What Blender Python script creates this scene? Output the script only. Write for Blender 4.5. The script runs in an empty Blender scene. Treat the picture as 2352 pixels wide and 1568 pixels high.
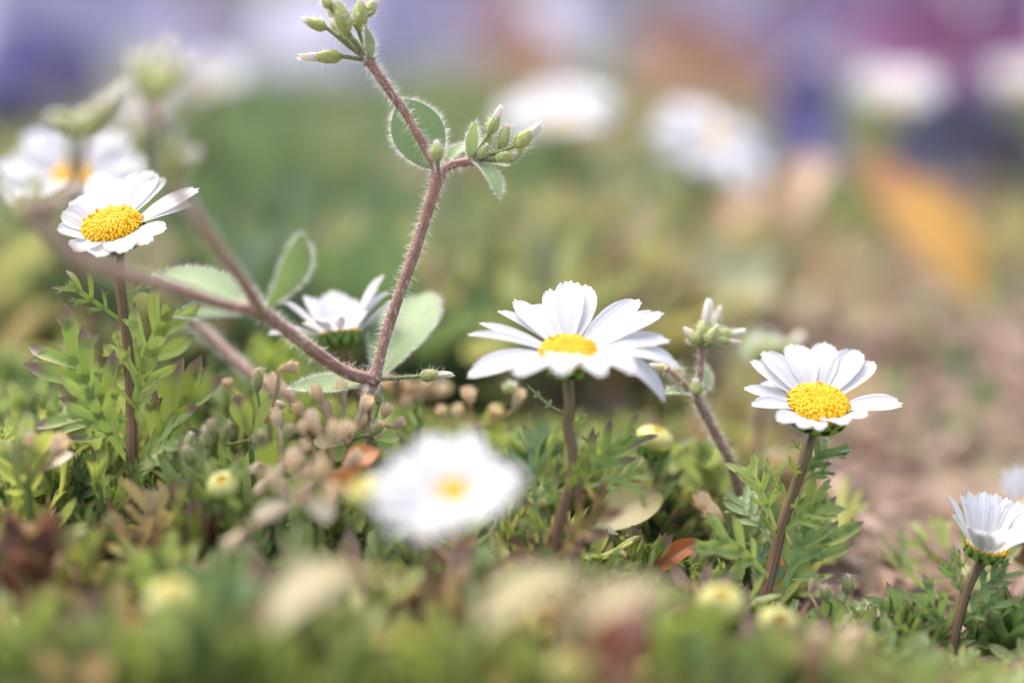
import bpy, math, random
import numpy as np
from mathutils import Vector, Matrix
R = math.radians
rng = np.random.default_rng(11)
C = bpy.context.scene.collection
sc = bpy.context.scene

# ---------------------------------------------------------------- camera
PITCH = R(12.0)
FOC = 0.233                       # metres from the lens to the flowers in the middle
cam_d = bpy.data.cameras.new('camera'); cam = bpy.data.objects.new('camera', cam_d); C.objects.link(cam)
fwd = np.array([0, math.cos(PITCH), -math.sin(PITCH)]); upv = np.array([0, math.sin(PITCH), math.cos(PITCH)]); rgt = np.array([1.0, 0, 0])
CAM = np.array([0, 0, 0.0425]) - FOC * fwd
cam.location = CAM; cam.rotation_euler = (R(90) - PITCH, 0, 0)
cam_d.lens = 60; cam_d.sensor_width = 36; cam_d.clip_start = 0.005; cam_d.clip_end = 500
cam_d.dof.use_dof = True; cam_d.dof.focus_distance = 0.2385; cam_d.dof.aperture_fstop = 4.2
sc.camera = cam
sc.view_settings.view_transform = 'Standard'; sc.view_settings.look = 'None'
sc.view_settings.exposure = 1.6; sc.view_settings.gamma = 1.0
sc.cycles.use_denoising = True
sc.cycles.max_bounces = 10; sc.cycles.transmission_bounces = 6; sc.cycles.diffuse_bounces = 6

# ---------------------------------------------------------------- sky and sun (bright, soft overcast)
SUN_EL, SUN_AZ = R(62), R(-40)    # azimuth measured from +Y towards +X
w = bpy.data.worlds.new('World'); sc.world = w; w.use_nodes = True
nt = w.node_tree; sky = nt.nodes.new('ShaderNodeTexSky'); sky.sky_type = 'NISHITA'; sky.sun_disc = False
sky.sun_elevation = SUN_EL; sky.sun_rotation = SUN_AZ; sky.dust_density = 6.0; sky.air_density = 1.0; sky.ozone_density = 1.0
bg = nt.nodes['Background']; nt.links.new(sky.outputs[0], bg.inputs[0]); bg.inputs[1].default_value = 0.15
sl = bpy.data.lights.new('sun', 'SUN'); so = bpy.data.objects.new('sun', sl); C.objects.link(so)
sl.energy = 0.85; sl.angle = R(80); sl.color = (1.0, 0.95, 0.88)
sd = Vector((math.sin(SUN_AZ) * math.cos(SUN_EL), math.cos(SUN_AZ) * math.cos(SUN_EL), math.sin(SUN_EL)))
so.rotation_euler = sd.to_track_quat('Z', 'Y').to_euler(); so.location = sd * 3

# ---------------------------------------------------------------- helpers
def P(px, py, d):                  # a point at distance d along the view, seen at a photo position (2352 wide)
    return CAM + d * fwd + rgt * ((px - 1176) / 2352 * 0.6 * d) + upv * (-(py - 784) / 2352 * 0.6 * d)
def proj(p):
    v = np.asarray(p) - CAM; d = v @ fwd
    return 1176 + (v @ rgt) / d * 3920, 784 - (v @ upv) / d * 3920, d
def nz(v):
    v = np.asarray(v, float); return v / (np.linalg.norm(v) + 1e-12)
def gh(x, y):                      # ground height
    return 0.002 * np.sin(x * 61 + 1.3) * np.cos(y * 47) + 0.0015 * np.sin(x * 23 + y * 31)

def gridF(nu, nv, wrap=False):     # nv rows of nu
    i = np.arange(nv - 1)[:, None]; j = np.arange(nu if wrap else nu - 1)[None, :]
    k = (j + 1) % nu if wrap else j + 1
    return np.stack([i * nu + j, i * nu + k, (i + 1) * nu + k, (i + 1) * nu + j], -1).reshape(-1, 4)

class MB:
    def __init__(s): s.V = []; s.U = []; s.T = []; s.Q = []; s.F = []; s.M = []; s.n = 0
    def add(s, V, F, u=0.0, t=0.0, r=0.0, m=0):
        V = np.asarray(V, float).reshape(-1, 3); k = len(V); F = np.asarray(F, int)
        for L, a in ((s.U, u), (s.T, t), (s.Q, r)): L.append(np.broadcast_to(np.asarray(a, float).reshape(-1), (k,)) if np.size(a) == 1 else np.asarray(a, float).reshape(-1))
        s.V.append(V); s.F.append(F + s.n); s.M.append(np.full(len(F), m)); s.n += k
    def arrays(s):
        return dict(V=np.concatenate(s.V), U=np.concatenate(s.U), T=np.concatenate(s.T), Q=np.concatenate(s.Q), F=s.F, M=s.M)
    def mesh(s, name, mats, origin=(0, 0, 0)):
        me = bpy.data.meshes.new(name); V = np.concatenate(s.V) - np.asarray(origin)
        me.vertices.add(len(V)); me.vertices.foreach_set('co', V.astype(np.float32).ravel())
        li = np.concatenate([f.ravel() for f in s.F]); tot = np.concatenate([np.full(len(f), f.shape[1]) for f in s.F])
        st = np.concatenate([[0], np.cumsum(tot)[:-1]])
        me.loops.add(len(li)); me.loops.foreach_set('vertex_index', li.astype(np.int32))
        me.polygons.add(len(tot)); me.polygons.foreach_set('loop_start', st.astype(np.int32))
        me.polygons.foreach_set('material_index', np.concatenate(s.M).astype(np.int32))
        me.polygons.foreach_set('use_smooth', np.ones(len(tot), bool))
        me.update(calc_edges=True)
        for nm, L in (('uu', s.U), ('tt', s.T), ('rr', s.Q)):
            a = me.attributes.new(nm, 'FLOAT', 'POINT'); a.data.foreach_set('value', np.concatenate(L).astype(np.float32))
        for m in (mats if isinstance(mats, (list, tuple)) else [mats]): me.materials.append(m)
        me.validate(); return me
    def build(s, name, mats, parent=None, origin=None):
        o0 = parent_origin(parent) if origin is None else origin
        o = bpy.data.objects.new(name, s.mesh(name, mats, o0)); C.objects.link(o)
        if parent is not None: o.parent = parent
        else: o.location = o0
        return o
    def inst(s, tpl, M3, T):       # many copies of a template: M3 (k,3,3), T (k,3), optional per copy rr
        pass
def parent_origin(p):
    o = np.zeros(3)
    while p is not None: o = o + np.array(p.location); p = p.parent
    return o
def tag(o, label, cat, group=None, kind=None):
    o['label'] = label; o['category'] = cat
    if group: o['group'] = group
    if kind: o['kind'] = kind
    return o
def thing(name, label, cat, loc, group=None):
    o = bpy.data.objects.new(name, None); C.objects.link(o); o.location = loc; o.empty_display_size = 0.005
    return tag(o, label, cat, group)

def bez(a, m, b, n):               # quadratic curve through a middle point m
    a, m, b = map(np.asarray, (a, m, b)); c = 2 * m - (a + b) / 2
    t = np.linspace(0, 1, n)[:, None]
    return (1 - t) ** 2 * a + 2 * t * (1 - t) * c + t * t * b
def spline(pts, n):                # Catmull-Rom
    p = np.asarray(pts, float)
    if len(p) == 2: return p[0] + np.linspace(0, 1, n)[:, None] * (p[1] - p[0])
    q = np.vstack([2 * p[0] - p[1], p, 2 * p[-1] - p[-2]])
    s = np.linspace(0, len(p) - 1 - 1e-9, n); i = s.astype(int); f = (s - i)[:, None]
    a, b, c, d = q[i], q[i + 1], q[i + 2], q[i + 3]
    return 0.5 * (2 * b + (c - a) * f + (2 * a - 5 * b + 4 * c - d) * f ** 2 + (3 * b - a - 3 * c + d) * f ** 3)
def frames(path, hint=None):
    T = np.gradient(path, axis=0); T /= np.linalg.norm(T, axis=1)[:, None] + 1e-12
    n0 = np.array(hint if hint is not None else (0.3, -0.8, 0.5)); N = np.zeros_like(T)
    for i in range(len(T)):
        n0 = nz(n0 - (n0 @ T[i]) * T[i]); N[i] = n0
    return T, N, np.cross(T, N)
def tube(mb, path, rad, sides=10, m=0, r=0.0, ridge=0.0, cap=True):
    path = np.asarray(path); n = len(path); T, N, B = frames(path)
    rad = np.broadcast_to(np.asarray(rad, float), (n,)) if np.ndim(rad) == 0 else np.interp(np.linspace(0, 1, n), np.linspace(0, 1, len(rad)), rad)
    a = np.linspace(0, 2 * np.pi, sides, endpoint=False)
    rr = rad[:, None] * (1 + ridge * np.where(np.arange(sides) % 2 == 0, 1, -1))[None, :]
    V = path[:, None, :] + rr[..., None] * (np.cos(a)[None, :, None] * N[:, None, :] + np.sin(a)[None, :, None] * B[:, None, :])
    t = np.repeat(np.linspace(0, 1, n), sides)
    u = np.tile(np.where(np.arange(sides) % 2 == 0, 1.0, 0.0), n)
    mb.add(V, gridF(sides, n, True), u, t, r, m)
    if cap:
        mb.add(np.vstack([path[-1:] + T[-1] * rad[-1] * 0.6, V[-1]]), [[0, 1 + (j) % sides, 1 + (j + 1) % sides] for j in range(sides)], 0, 1, r, m)
    return path, N, B, rad
def blade(mb, path, width, hint, nu=5, cup=0.0, m=0, r=0.0, t0=0.0, t1=1.0, ripple=0.0, edge=None):
    path = np.asarray(path); n = len(path); T, N, B = frames(path, hint)
    t = np.linspace(0, 1, n); wd = width(t) if callable(width) else np.broadcast_to(width, (n,))
    u = np.linspace(-1, 1, nu)
    if edge is not None:           # rounded, toothed tip: cross rows run back along the path at the margins
        tq = t[:, None] * (1 - edge(u)[None, :]); fi = tq * (n - 1); i0 = np.minimum(fi.astype(int), n - 2); f = (fi - i0)[..., None]
        base = path[i0] * (1 - f) + path[i0 + 1] * f; NN = N[i0]; BB = B[i0]
    else:
        base = np.repeat(path[:, None, :], nu, 1); NN = np.repeat(N[:, None, :], nu, 1); BB = np.repeat(B[:, None, :], nu, 1)
    h = cup * np.abs(u) ** 1.5 + ripple * (np.cos(2 * np.pi * u) - 1) * 0.5
    V = base + BB * (u[None, :, None] * wd[:, None, None]) + NN * (h[None, :, None] * wd[:, None, None])
    mb.add(V, gridF(nu, n), np.tile(u, n), np.repeat(t0 + (t1 - t0) * t, nu), r, m)
    return V, N
def hairs(mb, base, nrm, length, width, m=1, lean=None, jit=0.45):
    base = np.asarray(base); k = len(base)
    if k == 0: return
    d = np.asarray(nrm) + rng.normal(0, jit, (k, 3)) * 0.8
    if lean is not None: d = d + lean
    d /= np.linalg.norm(d, axis=1)[:, None]
    L = (length * rng.uniform(0.25, 1.0, k) ** .8 * rng.choice([1, 1, 1.35], k))[:, None]
    b = np.cross(d, rng.normal(0, 1, (k, 3))); b /= np.linalg.norm(b, axis=1)[:, None]
    sd = np.cross(d, (CAM - base)); sd /= np.linalg.norm(sd, axis=1)[:, None] + 1e-9
    sd = sd + 0.7 * rng.normal(0, 1, (k, 3)); sd /= np.linalg.norm(sd, axis=1)[:, None]
    mid = base + d * L * 0.55; tip = base + d * L + b * L * rng.uniform(-.3, .3, (k, 1))
    V = np.stack([base - sd * width, base + sd * width, mid + sd * width * .7, mid - sd * width * .7, tip], 1)
    o = (np.arange(k) * 5)[:, None]
    mb.add(V, o + np.array([[0, 1, 2, 3]]), 0, 1, rng.uniform(0, 1, k).repeat(5), m)
    # the tips
    mb.add(V, o + np.array([[3, 2, 4]]), 0, 1, rng.uniform(0, 1, k).repeat(5), m)

# ---------------------------------------------------------------- materials
def mat(name): 
    m = bpy.data.materials.new(name); m.use_nodes = True; m.node_tree.nodes.clear(); return m, m.node_tree
def N_(nt, t, **kw):
    n = nt.nodes.new(t)
    for k, v in kw.items(): setattr(n, k, v)
    return n
def ramp(nt, fac, stops, interp='LINEAR'):
    r = N_(nt, 'ShaderNodeValToRGB'); e = r.color_ramp.elements; r.color_ramp.interpolation = interp
    while len(e) < len(stops): e.new(0.5)
    for q, (p, c) in zip(e, stops): q.position = p; q.color = (*c, 1)
    nt.links.new(fac, r.inputs[0]); return r.outputs[0]
def attr(nt, n): return N_(nt, 'ShaderNodeAttribute', attribute_name=n).outputs['Fac']
def math_(nt, op, a, b=None):
    n = N_(nt, 'ShaderNodeMath', operation=op)
    for i, x in enumerate((a, b)):
        if x is None: continue
        if isinstance(x, (int, float)): n.inputs[i].default_value = x
        else: nt.links.new(x, n.inputs[i])
    return n.outputs[0]
def mixc(nt, f, a, b):
    n = N_(nt, 'ShaderNodeMix', data_type='RGBA')
    for i, x in ((0, f), (6, a), (7, b)):
        if isinstance(x, (int, float)): n.inputs[i].default_value = x
        elif isinstance(x, tuple): n.inputs[i].default_value = (*x, 1)
        else: nt.links.new(x, n.inputs[i])
    return n.outputs[2]
def noise(nt, scale, detail=3, rough=0.6):
    tc = N_(nt, 'ShaderNodeTexCoord'); n = N_(nt, 'ShaderNodeTexNoise'); n.inputs['Scale'].default_value = scale
    n.inputs['Detail'].default_value = detail; n.inputs['Roughness'].default_value = rough
    nt.links.new(tc.outputs['Object'], n.inputs['Vector']); return n.outputs[0]
def finish(m, nt, col, rough=0.5, trans=0.0, tcol=None, spec=0.3, bump=None, bstr=0.3, bdist=0.0003):
    p = N_(nt, 'ShaderNodeBsdfPrincipled'); p.inputs['Roughness'].default_value = rough; p.inputs['Specular IOR Level'].default_value = spec
    nt.links.new(col, p.inputs['Base Color']) if not isinstance(col, tuple) else setattr(p.inputs['Base Color'], 'default_value', (*col, 1))
    if bump is not None:
        b = N_(nt, 'ShaderNodeBump'); b.inputs['Strength'].default_value = bstr; b.inputs['Distance'].default_value = bdist
        nt.links.new(bump, b.inputs['Height']); nt.links.new(b.outputs[0], p.inputs['Normal'])
    out = N_(nt, 'ShaderNodeOutputMaterial'); sh = p.outputs[0]
    if trans > 0:
        t = N_(nt, 'ShaderNodeBsdfTranslucent'); x = tcol if tcol is not None else col
        nt.links.new(x, t.inputs[0]) if not isinstance(x, tuple) else setattr(t.inputs[0], 'default_value', (*x, 1))
        mx = N_(nt, 'ShaderNodeMixShader'); mx.inputs[0].default_value = trans
        nt.links.new(sh, mx.inputs[1]); nt.links.new(t.outputs[0], mx.inputs[2]); sh = mx.outputs[0]
    nt.links.new(sh, out.inputs[0]); return m

def leaf_mat(name, stops, tip, tipstart=0.8, trans=0.4, tint=(1.12, 1.16, 0.72), rough=0.5, rib=(0.25, 0.36, 0.12), nscale=350):
    m, nt = mat(name); rr = attr(nt, 'rr'); n = noise(nt, nscale)
    f = math_(nt, 'ADD', rr, math_(nt, 'MULTIPLY', math_(nt, 'SUBTRACT', n, 0.5), 0.35))
    c = ramp(nt, f, stops)
    u = math_(nt, 'ABSOLUTE', attr(nt, 'uu'))
    c = mixc(nt, ramp(nt, u, [(0, (.6, .6, .6)), (0.22, (0, 0, 0))]), c, rib)
    if tip is not None:
        c = mixc(nt, ramp(nt, attr(nt, 'tt'), [(tipstart, (0, 0, 0)), (min(1, tipstart + .17), (.9, .9, .9))]), c, tip)
    v = N_(nt, 'ShaderNodeMix', data_type='RGBA', blend_type='MULTIPLY'); v.inputs[0].default_value = 1
    nt.links.new(c, v.inputs[6]); v.inputs[7].default_value = (*tint, 1)
    return finish(m, nt, c, rough * .85, trans, v.outputs[2], 0.45, n, 0.3)

M = {}
def build_mats():
    m, nt = mat('white_petal'); u = attr(nt, 'uu'); n = noise(nt, 500, 2)
    st = math_(nt, 'MULTIPLY', math_(nt, 'COSINE', math_(nt, 'MULTIPLY', u, 22.0)), 0.5)
    c = mixc(nt, n, (.64, .64, .665), (.695, .695, .71))
    c = mixc(nt, ramp(nt, attr(nt, 'tt'), [(0, (.7, .7, .7)), (.14, (0, 0, 0))]), c, (.80, .80, .62))
    c = mixc(nt, ramp(nt, attr(nt, 'tt'), [(.955, (0, 0, 0)), (1, (.4, .4, .4))]), c, (.62, .54, .42))
    M['petal'] = finish(m, nt, c, .55, .36, (.70, .70, .73), .2, st, .3, .00015)
    m, nt = mat('yellow_florets'); c = mixc(nt, ramp(nt, attr(nt, 'rr'), [(0, (0, 0, 0)), (1, (1, 1, 1))]), (.84, .46, .018), (.94, .68, .05))
    M['disc'] = finish(m, nt, c, .6, .25, (.95, .64, .045), .2)
    m, nt = mat('green_bracts'); u = math_(nt, 'ABSOLUTE', attr(nt, 'uu'))
    c = mixc(nt, ramp(nt, u, [(.72, (0, 0, 0)), (.92, (1, 1, 1))]), (.20, .32, .07), (.04, .05, .02))
    M['bract'] = finish(m, nt, c, .5, .1, (.2, .3, .05))
    m, nt = mat('daisy_stem'); t = attr(nt, 'tt'); n = noise(nt, 260)
    f = math_(nt, 'ADD', t, math_(nt, 'MULTIPLY', math_(nt, 'SUBTRACT', n, .5), .5))
    c = ramp(nt, f, [(0, (.17, .06, .045)), (.4, (.17, .085, .045)), (.86, (.15, .11, .05)), (1, (.15, .20, .06))])
    c = mixc(nt, math_(nt, 'MULTIPLY', attr(nt, 'uu'), .45), c, (.32, .26, .12))
    M['stem'] = finish(m, nt, c, .5, 0, None, .3)
    m, nt = mat('green_stem'); t = attr(nt, 'tt'); c = ramp(nt, t, [(0, (.18, .12, .05)), (1, (.17, .25, .07))]); M['gstem'] = finish(m, nt, c, .5)
    m, nt = mat('hairy_stem'); n = noise(nt, 300); c = ramp(nt, n, [(.3, (.25, .11, .10)), (.7, (.39, .20, .155))])
    c = mixc(nt, ramp(nt, attr(nt, 'uu'), [(0, (.3, .3, .3)), (1, (0, 0, 0))]), c, (.36, .32, .16)); M['hstem'] = finish(m, nt, c, .55)
    m, nt = mat('white_hairs'); M['hair'] = finish(m, nt, (.85, .83, .80), .4, .5, (.9, .88, .84), .4)
    G = [(0, (.12, .20, .07)), (.35, (.235, .33, .11)), (.7, (.38, .46, .13)), (1, (.50, .55, .16))]
    M['leaf'] = leaf_mat('daisy_leaf', G, (.19, .11, .13), .86)
    M['leafp'] = leaf_mat('purple_tipped_leaf', [(0, (.20, .30, .07)), (.5, (.32, .41, .08)), (1, (.40, .38, .11))], (.20, .11, .125), .74)
    M['redleaf'] = leaf_mat('red_flushed_leaf', [(0, (.26, .26, .07)), (.5, (.34, .22, .10)), (1, (.27, .14, .11))], (.16, .07, .07), .6, rib=(.3, .11, .06))
    M['hleaf'] = leaf_mat('downy_leaf', [(0, (.15, .24, .10)), (.5, (.23, .32, .15)), (1, (.35, .43, .22))], None, trans=.25, rib=(.2, .3, .12), rough=.6, tint=(1.1, 1.15, .7))
    M['cover'] = leaf_mat('cover_leaves', [(0, (.14, .20, .08)), (.28, (.27, .345, .135)), (.5, (.42, .465, .18)), (.62, (.42, .45, .14)), (.75, (.50, .40, .22)), (.88, (.42, .28, .19)), (1, (.28, .17, .16))], (.16, .09, .09), .9, rib=(.24, .3, .12))
    M['under'] = leaf_mat('undergrowth_leaves', [(0, (.11, .18, .10)), (.28, (.18, .235, .13)), (.5, (.29, .31, .185)), (.62, (.38, .36, .19)), (.75, (.45, .36, .25)), (.88, (.38, .27, .21)), (1, (.31, .22, .20))], None, rib=(.22, .28, .12), nscale=60)
    M['sepal'] = leaf_mat('downy_sepal', [(0, (.26, .33, .08)), (.5, (.38, .44, .12)), (1, (.52, .54, .20))], (.42, .32, .22), .93, trans=.3, rib=(.34, .36, .15), tint=(1.1, 1.1, .7))
    m, nt = mat('bud_white'); M['budwhite'] = finish(m, nt, (.82, .77, .68), .6, .3)
    D = [(0, (.56, .41, .26)), (.5, (.70, .58, .42)), (1, (.78, .70, .55))]
    M['dry'] = leaf_mat('dry_husk', D, (.60, .44, .32), .9, rib=(.6, .46, .3), tint=(1.1, 1.0, .8))
    M['drygreen'] = leaf_mat('pale_calyx', [(0, (.22, .28, .08)), (.6, (.34, .36, .12)), (1, (.46, .42, .2))], (.42, .3, .2), .82, rib=(.4, .42, .2))
    M['tanleaf'] = leaf_mat('tan_leaf', [(0, (.34, .31, .14)), (.5, (.42, .37, .18)), (1, (.46, .39, .24))], None, rib=(.5, .42, .25), tint=(1.1, 1.05, .8))
    M['orange'] = leaf_mat('orange_leaf', [(0, (.38, .12, .03)), (.5, (.55, .23, .05)), (1, (.62, .36, .10))], (.30, .12, .06), .75, rib=(.5, .25, .1), tint=(1.2, 1.0, .6))
    M['peachleaf'] = leaf_mat('peach_leaf', [(0, (.36, .23, .14)), (.5, (.46, .31, .20)), (1, (.52, .38, .26))], None, rib=(.45, .32, .2), tint=(1.1, 1.0, .8))
    M['amber'] = leaf_mat('amber_leaf', [(0, (.52, .28, .08)), (.5, (.70, .41, .11)), (1, (.72, .48, .18))], (.42, .2, .1), .62, rib=(.72, .38, .1), tint=(1.2, 1.0, .6))
    M['rust'] = leaf_mat('rust_leaf', [(0, (.13, .035, .025)), (.5, (.20, .06, .04)), (1, (.25, .12, .07))], (.16, .06, .05), .8, rib=(.4, .2, .1), tint=(1.2, .9, .6))
    M['budtop'] = leaf_mat('bud_rays', [(0, (.50, .52, .14)), (1, (.68, .68, .30))], None, rib=(.5, .52, .2), tint=(1.1, 1.1, .6))
    for k, a, b in (('violet', (.16, .14, .33), (.27, .25, .45)), ('lavender', (.42, .39, .56), (.50, .47, .63)), ('magenta', (.36, .13, .26), (.46, .24, .42)), ('pink', (.46, .30, .38), (.52, .38, .45)),
                    ('lilac', (.38, .28, .47), (.44, .34, .52)), ('indigo', (.10, .10, .17), (.15, .15, .22)), ('peach', (.55, .30, .20), (.62, .40, .28)), ('cream', (.44, .42, .46), (.5, .48, .52))):
        m, nt = mat(k + '_petal'); c = mixc(nt, attr(nt, 'rr'), a, b)
        c = mixc(nt, ramp(nt, attr(nt, 'tt'), [(0, (1, 1, 1)), (.16, (0, 0, 0))]), c, (.7, .5, .1)); M[k] = finish(m, nt, c, .6, .3)
    m, nt = mat('soil'); n = noise(nt, 22, 6); n2 = noise(nt, 700, 5)
    c = ramp(nt, n, [(.36, (.085, .055, .045)), (.5, (.18, .13, .095)), (.64, (.30, .22, .17))])
    c = mixc(nt, ramp(nt, noise(nt, 9, 4), [(.48, (0, 0, 0)), (.62, (.7, .7, .7))]), c, (.24, .25, .12))
    c = mixc(nt, ramp(nt, n2, [(.4, (0, 0, 0)), (.65, (.8, .8, .8))]), c, (.27, .20, .155)); M['soil'] = finish(m, nt, c, .95, 0, None, .1, n2, .8, .002)
    m, nt = mat('mulch'); c = ramp(nt, attr(nt, 'rr'), [(0, (.14, .085, .062)), (.4, (.25, .165, .125)), (.75, (.345, .245, .19)), (1, (.43, .33, .265))]); M['mulch'] = finish(m, nt, c, .8, 0, None, .2, noise(nt, 900), .5)
    m, nt = mat('paving'); n = noise(nt, 25, 6); c = ramp(nt, n, [(.3, (.40, .385, .46)), (.7, (.47, .45, .52))]); M['paving'] = finish(m, nt, c, .8, 0, None, .2, n, .2)
build_mats()

# ---------------------------------------------------------------- ground
def expo(a, n, k): 
    s = np.linspace(-1, 1, n); return np.sinh(s * k) / math.sinh(k) * a
gx = expo(80, 241, 8.5); gy = expo(80, 241, 8.5)
X, Y = np.meshgrid(gx, gy); r_ = np.hypot(X, Y - .1)
Z = gh(X, Y) * np.clip(2 - r_, 0, 1) + rng.normal(0, .0008, X.shape) * (r_ < .8)
g = MB(); g.add(np.stack([X, Y, Z], -1), gridF(241, 241)); gr = g.build('ground', M['soil']); gr['kind'] = 'structure'; gr['label'] = 'brown soil of the flower bed'; gr['category'] = 'ground'
pv = MB(); pv.add([[-40, 1.5, .012], [40, 1.5, .012], [40, 1.5, -.1], [-40, 1.5, -.1], [-40, 60, .012], [40, 60, .012]], [[0, 1, 5, 4], [3, 2, 1, 0]])
pa = pv.build('path', M['paving']); pa['kind'] = 'structure'; pa['label'] = 'pale paved path beyond the flower bed'; pa['category'] = 'path'

# ---------------------------------------------------------------- leaf shapes
def pinnate(mb, base, tip, nrm, W, pairs=4, sag=.12, r=.4, m=0, full=1.0, petiole=.22, lob=1.0, seg=10, nu=3, teeth=True):
    base = np.asarray(base, float); tip = np.asarray(tip, float); L = np.linalg.norm(tip - base); nrm = nz(nrm)
    path = bez(base, (base + tip) / 2 + nrm * sag * L + rng.normal(0, .02, 3) * L, tip, seg)
    T, N, B = frames(path, nrm)
    def at(t):
        f = t * (seg - 1); i = min(int(f), seg - 2); f -= i; return path[i] * (1 - f) + path[i + 1] * f, T[i], N[i], B[i]
    wb = W * .20 * full
    blade(mb, path, lambda t: np.interp(t, [0, petiole, petiole + .2, .75, .9, 1], [W * .07, W * .08, wb * .8, wb, wb * .75, W * .02]), nrm, nu, .25, m, r, 0, 1.0)
    for k in range(pairs):
        t = petiole + .06 + (.92 - petiole - .08) * (k + .3) / pairs
        prof = (.35 + .65 * math.sin(math.pi * min(1, (k + 1) / (pairs + .3)) * .72)) * lob
        for s in (-1, 1):
            tt = min(.95, t + rng.uniform(-.03, .03)); p, ta, n, b = at(tt); ang = R(38 + 18 * k / max(1, pairs - 1) + rng.uniform(-8, 8))
            ln = W * 1.2 * prof * rng.uniform(.8, 1.12); d = nz(b * s * math.cos(ang) + ta * math.sin(ang) + n * rng.uniform(-.1, .5))
            d2 = nz(d + ta * .35 + n * rng.uniform(-.5, .45))
            q = bez(p, p + d * ln * .5, p + d * ln * .5 + d2 * ln * .55, 6); lw = ln * rng.uniform(.135, .185) * full
            blade(mb, q, lambda t, lw=lw: lw * np.interp(t, [0, .35, .65, .85, 1], [.75, .85, 1, .72, .03]), n, 3, .5, m, r + rng.uniform(-.06, .06), .45, 1.0)
            if teeth and ln > W * .6 and rng.random() < .6:
                for ss in (-1, 1):
                    if rng.random() < .6:
                        b2 = nz(np.cross(d, n)) * ss; st = q[3]; e = st + (d * .75 + b2 * .75) * ln * .34
                        blade(mb, bez(st, (st + e) / 2, e, 4), lambda t, lw=lw: lw * .62 * np.interp(t, [0, .5, 1], [1, .8, .03]), n, 3, .2, m, r, .6, 1.0)
    for s in (-1, 1):
        p, ta, n, b = at(.86); d = nz(ta + b * s * .55); ln = W * .42 * lob
        blade(mb, bez(p, p + d * ln * .5, p + d * ln, 5), lambda t: ln * .24 * np.interp(t, [0, .6, 1], [1, .85, .03]), n, 3, .2, m, r, .5, 1.0)
def ovalw(W, pk=.5):
    return lambda t: W * np.power(np.clip(np.sin(np.pi * np.power(t, math.log(.5) / math.log(pk))), 0, 1), .75) + 1e-5
def oval(mb, base, tip, nrm, W, pk=.5, sag=.1, cup=.25, r=.5, m=0, n=14, nu=7, notch=0.0):
    base = np.asarray(base, float); tip = np.asarray(tip, float); L = np.linalg.norm(tip - base)
    path = bez(base, (base + tip) / 2 + nz(nrm) * sag * L, tip, n)
    e = (lambda u: notch * np.exp(-(u / .35) ** 2)) if notch else None
    V, Nn = blade(mb, path, ovalw(W, pk), nrm, nu, cup, m, r, 0, 1, edge=e)
    return V, Nn
def fuzz_leaf(mb, V, Nn, length, width, density, m):
    n, nu, _ = V.shape; cen = V[:, nu // 2]
    for e in (0, nu - 1):                               # margins
        k = int(density * 1.0); i = rng.uniform(0, n - 1.001, k); a = i.astype(int); f = (i - a)[:, None]
        b = V[a, e] * (1 - f) + V[a + 1, e] * f; d = b - cen[a]; d /= np.linalg.norm(d, axis=1)[:, None] + 1e-9
        hairs(mb, b, d, length, width, m, jit=.35)
    k = int(density * .55); a = rng.integers(1, n - 1, k); j = rng.integers(0, nu, k); s = rng.choice([-1, 1], k)[:, None]
    b = V[a, j] + (V[a - 1, j] - V[a, j]) * rng.uniform(0, 1, (k, 1))
    hairs(mb, b, Nn[a] * s, length * .7, width * .8, m)
def fuzz_tube(mb, tb, length, width, per_m, m=1):
    path, N, B, rad = tb; L = np.linalg.norm(np.diff(path, axis=0), axis=1).sum(); k = int(L * per_m)
    i = rng.uniform(0, len(path) - 1.001, k); a = i.astype(int); f = (i - a)[:, None]
    p = path[a] * (1 - f) + path[a + 1] * f; th = rng.uniform(0, 2 * np.pi, k)[:, None]
    d = np.cos(th) * N[a] + np.sin(th) * B[a]; rr = (rad[a])[:, None]
    T = path[np.minimum(a + 1, len(path) - 1)] - path[a]; T /= np.linalg.norm(T, axis=1)[:, None] + 1e-12
    hairs(mb, p + d * rr * .95, d, length, width, m, lean=-T * .25)

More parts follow.
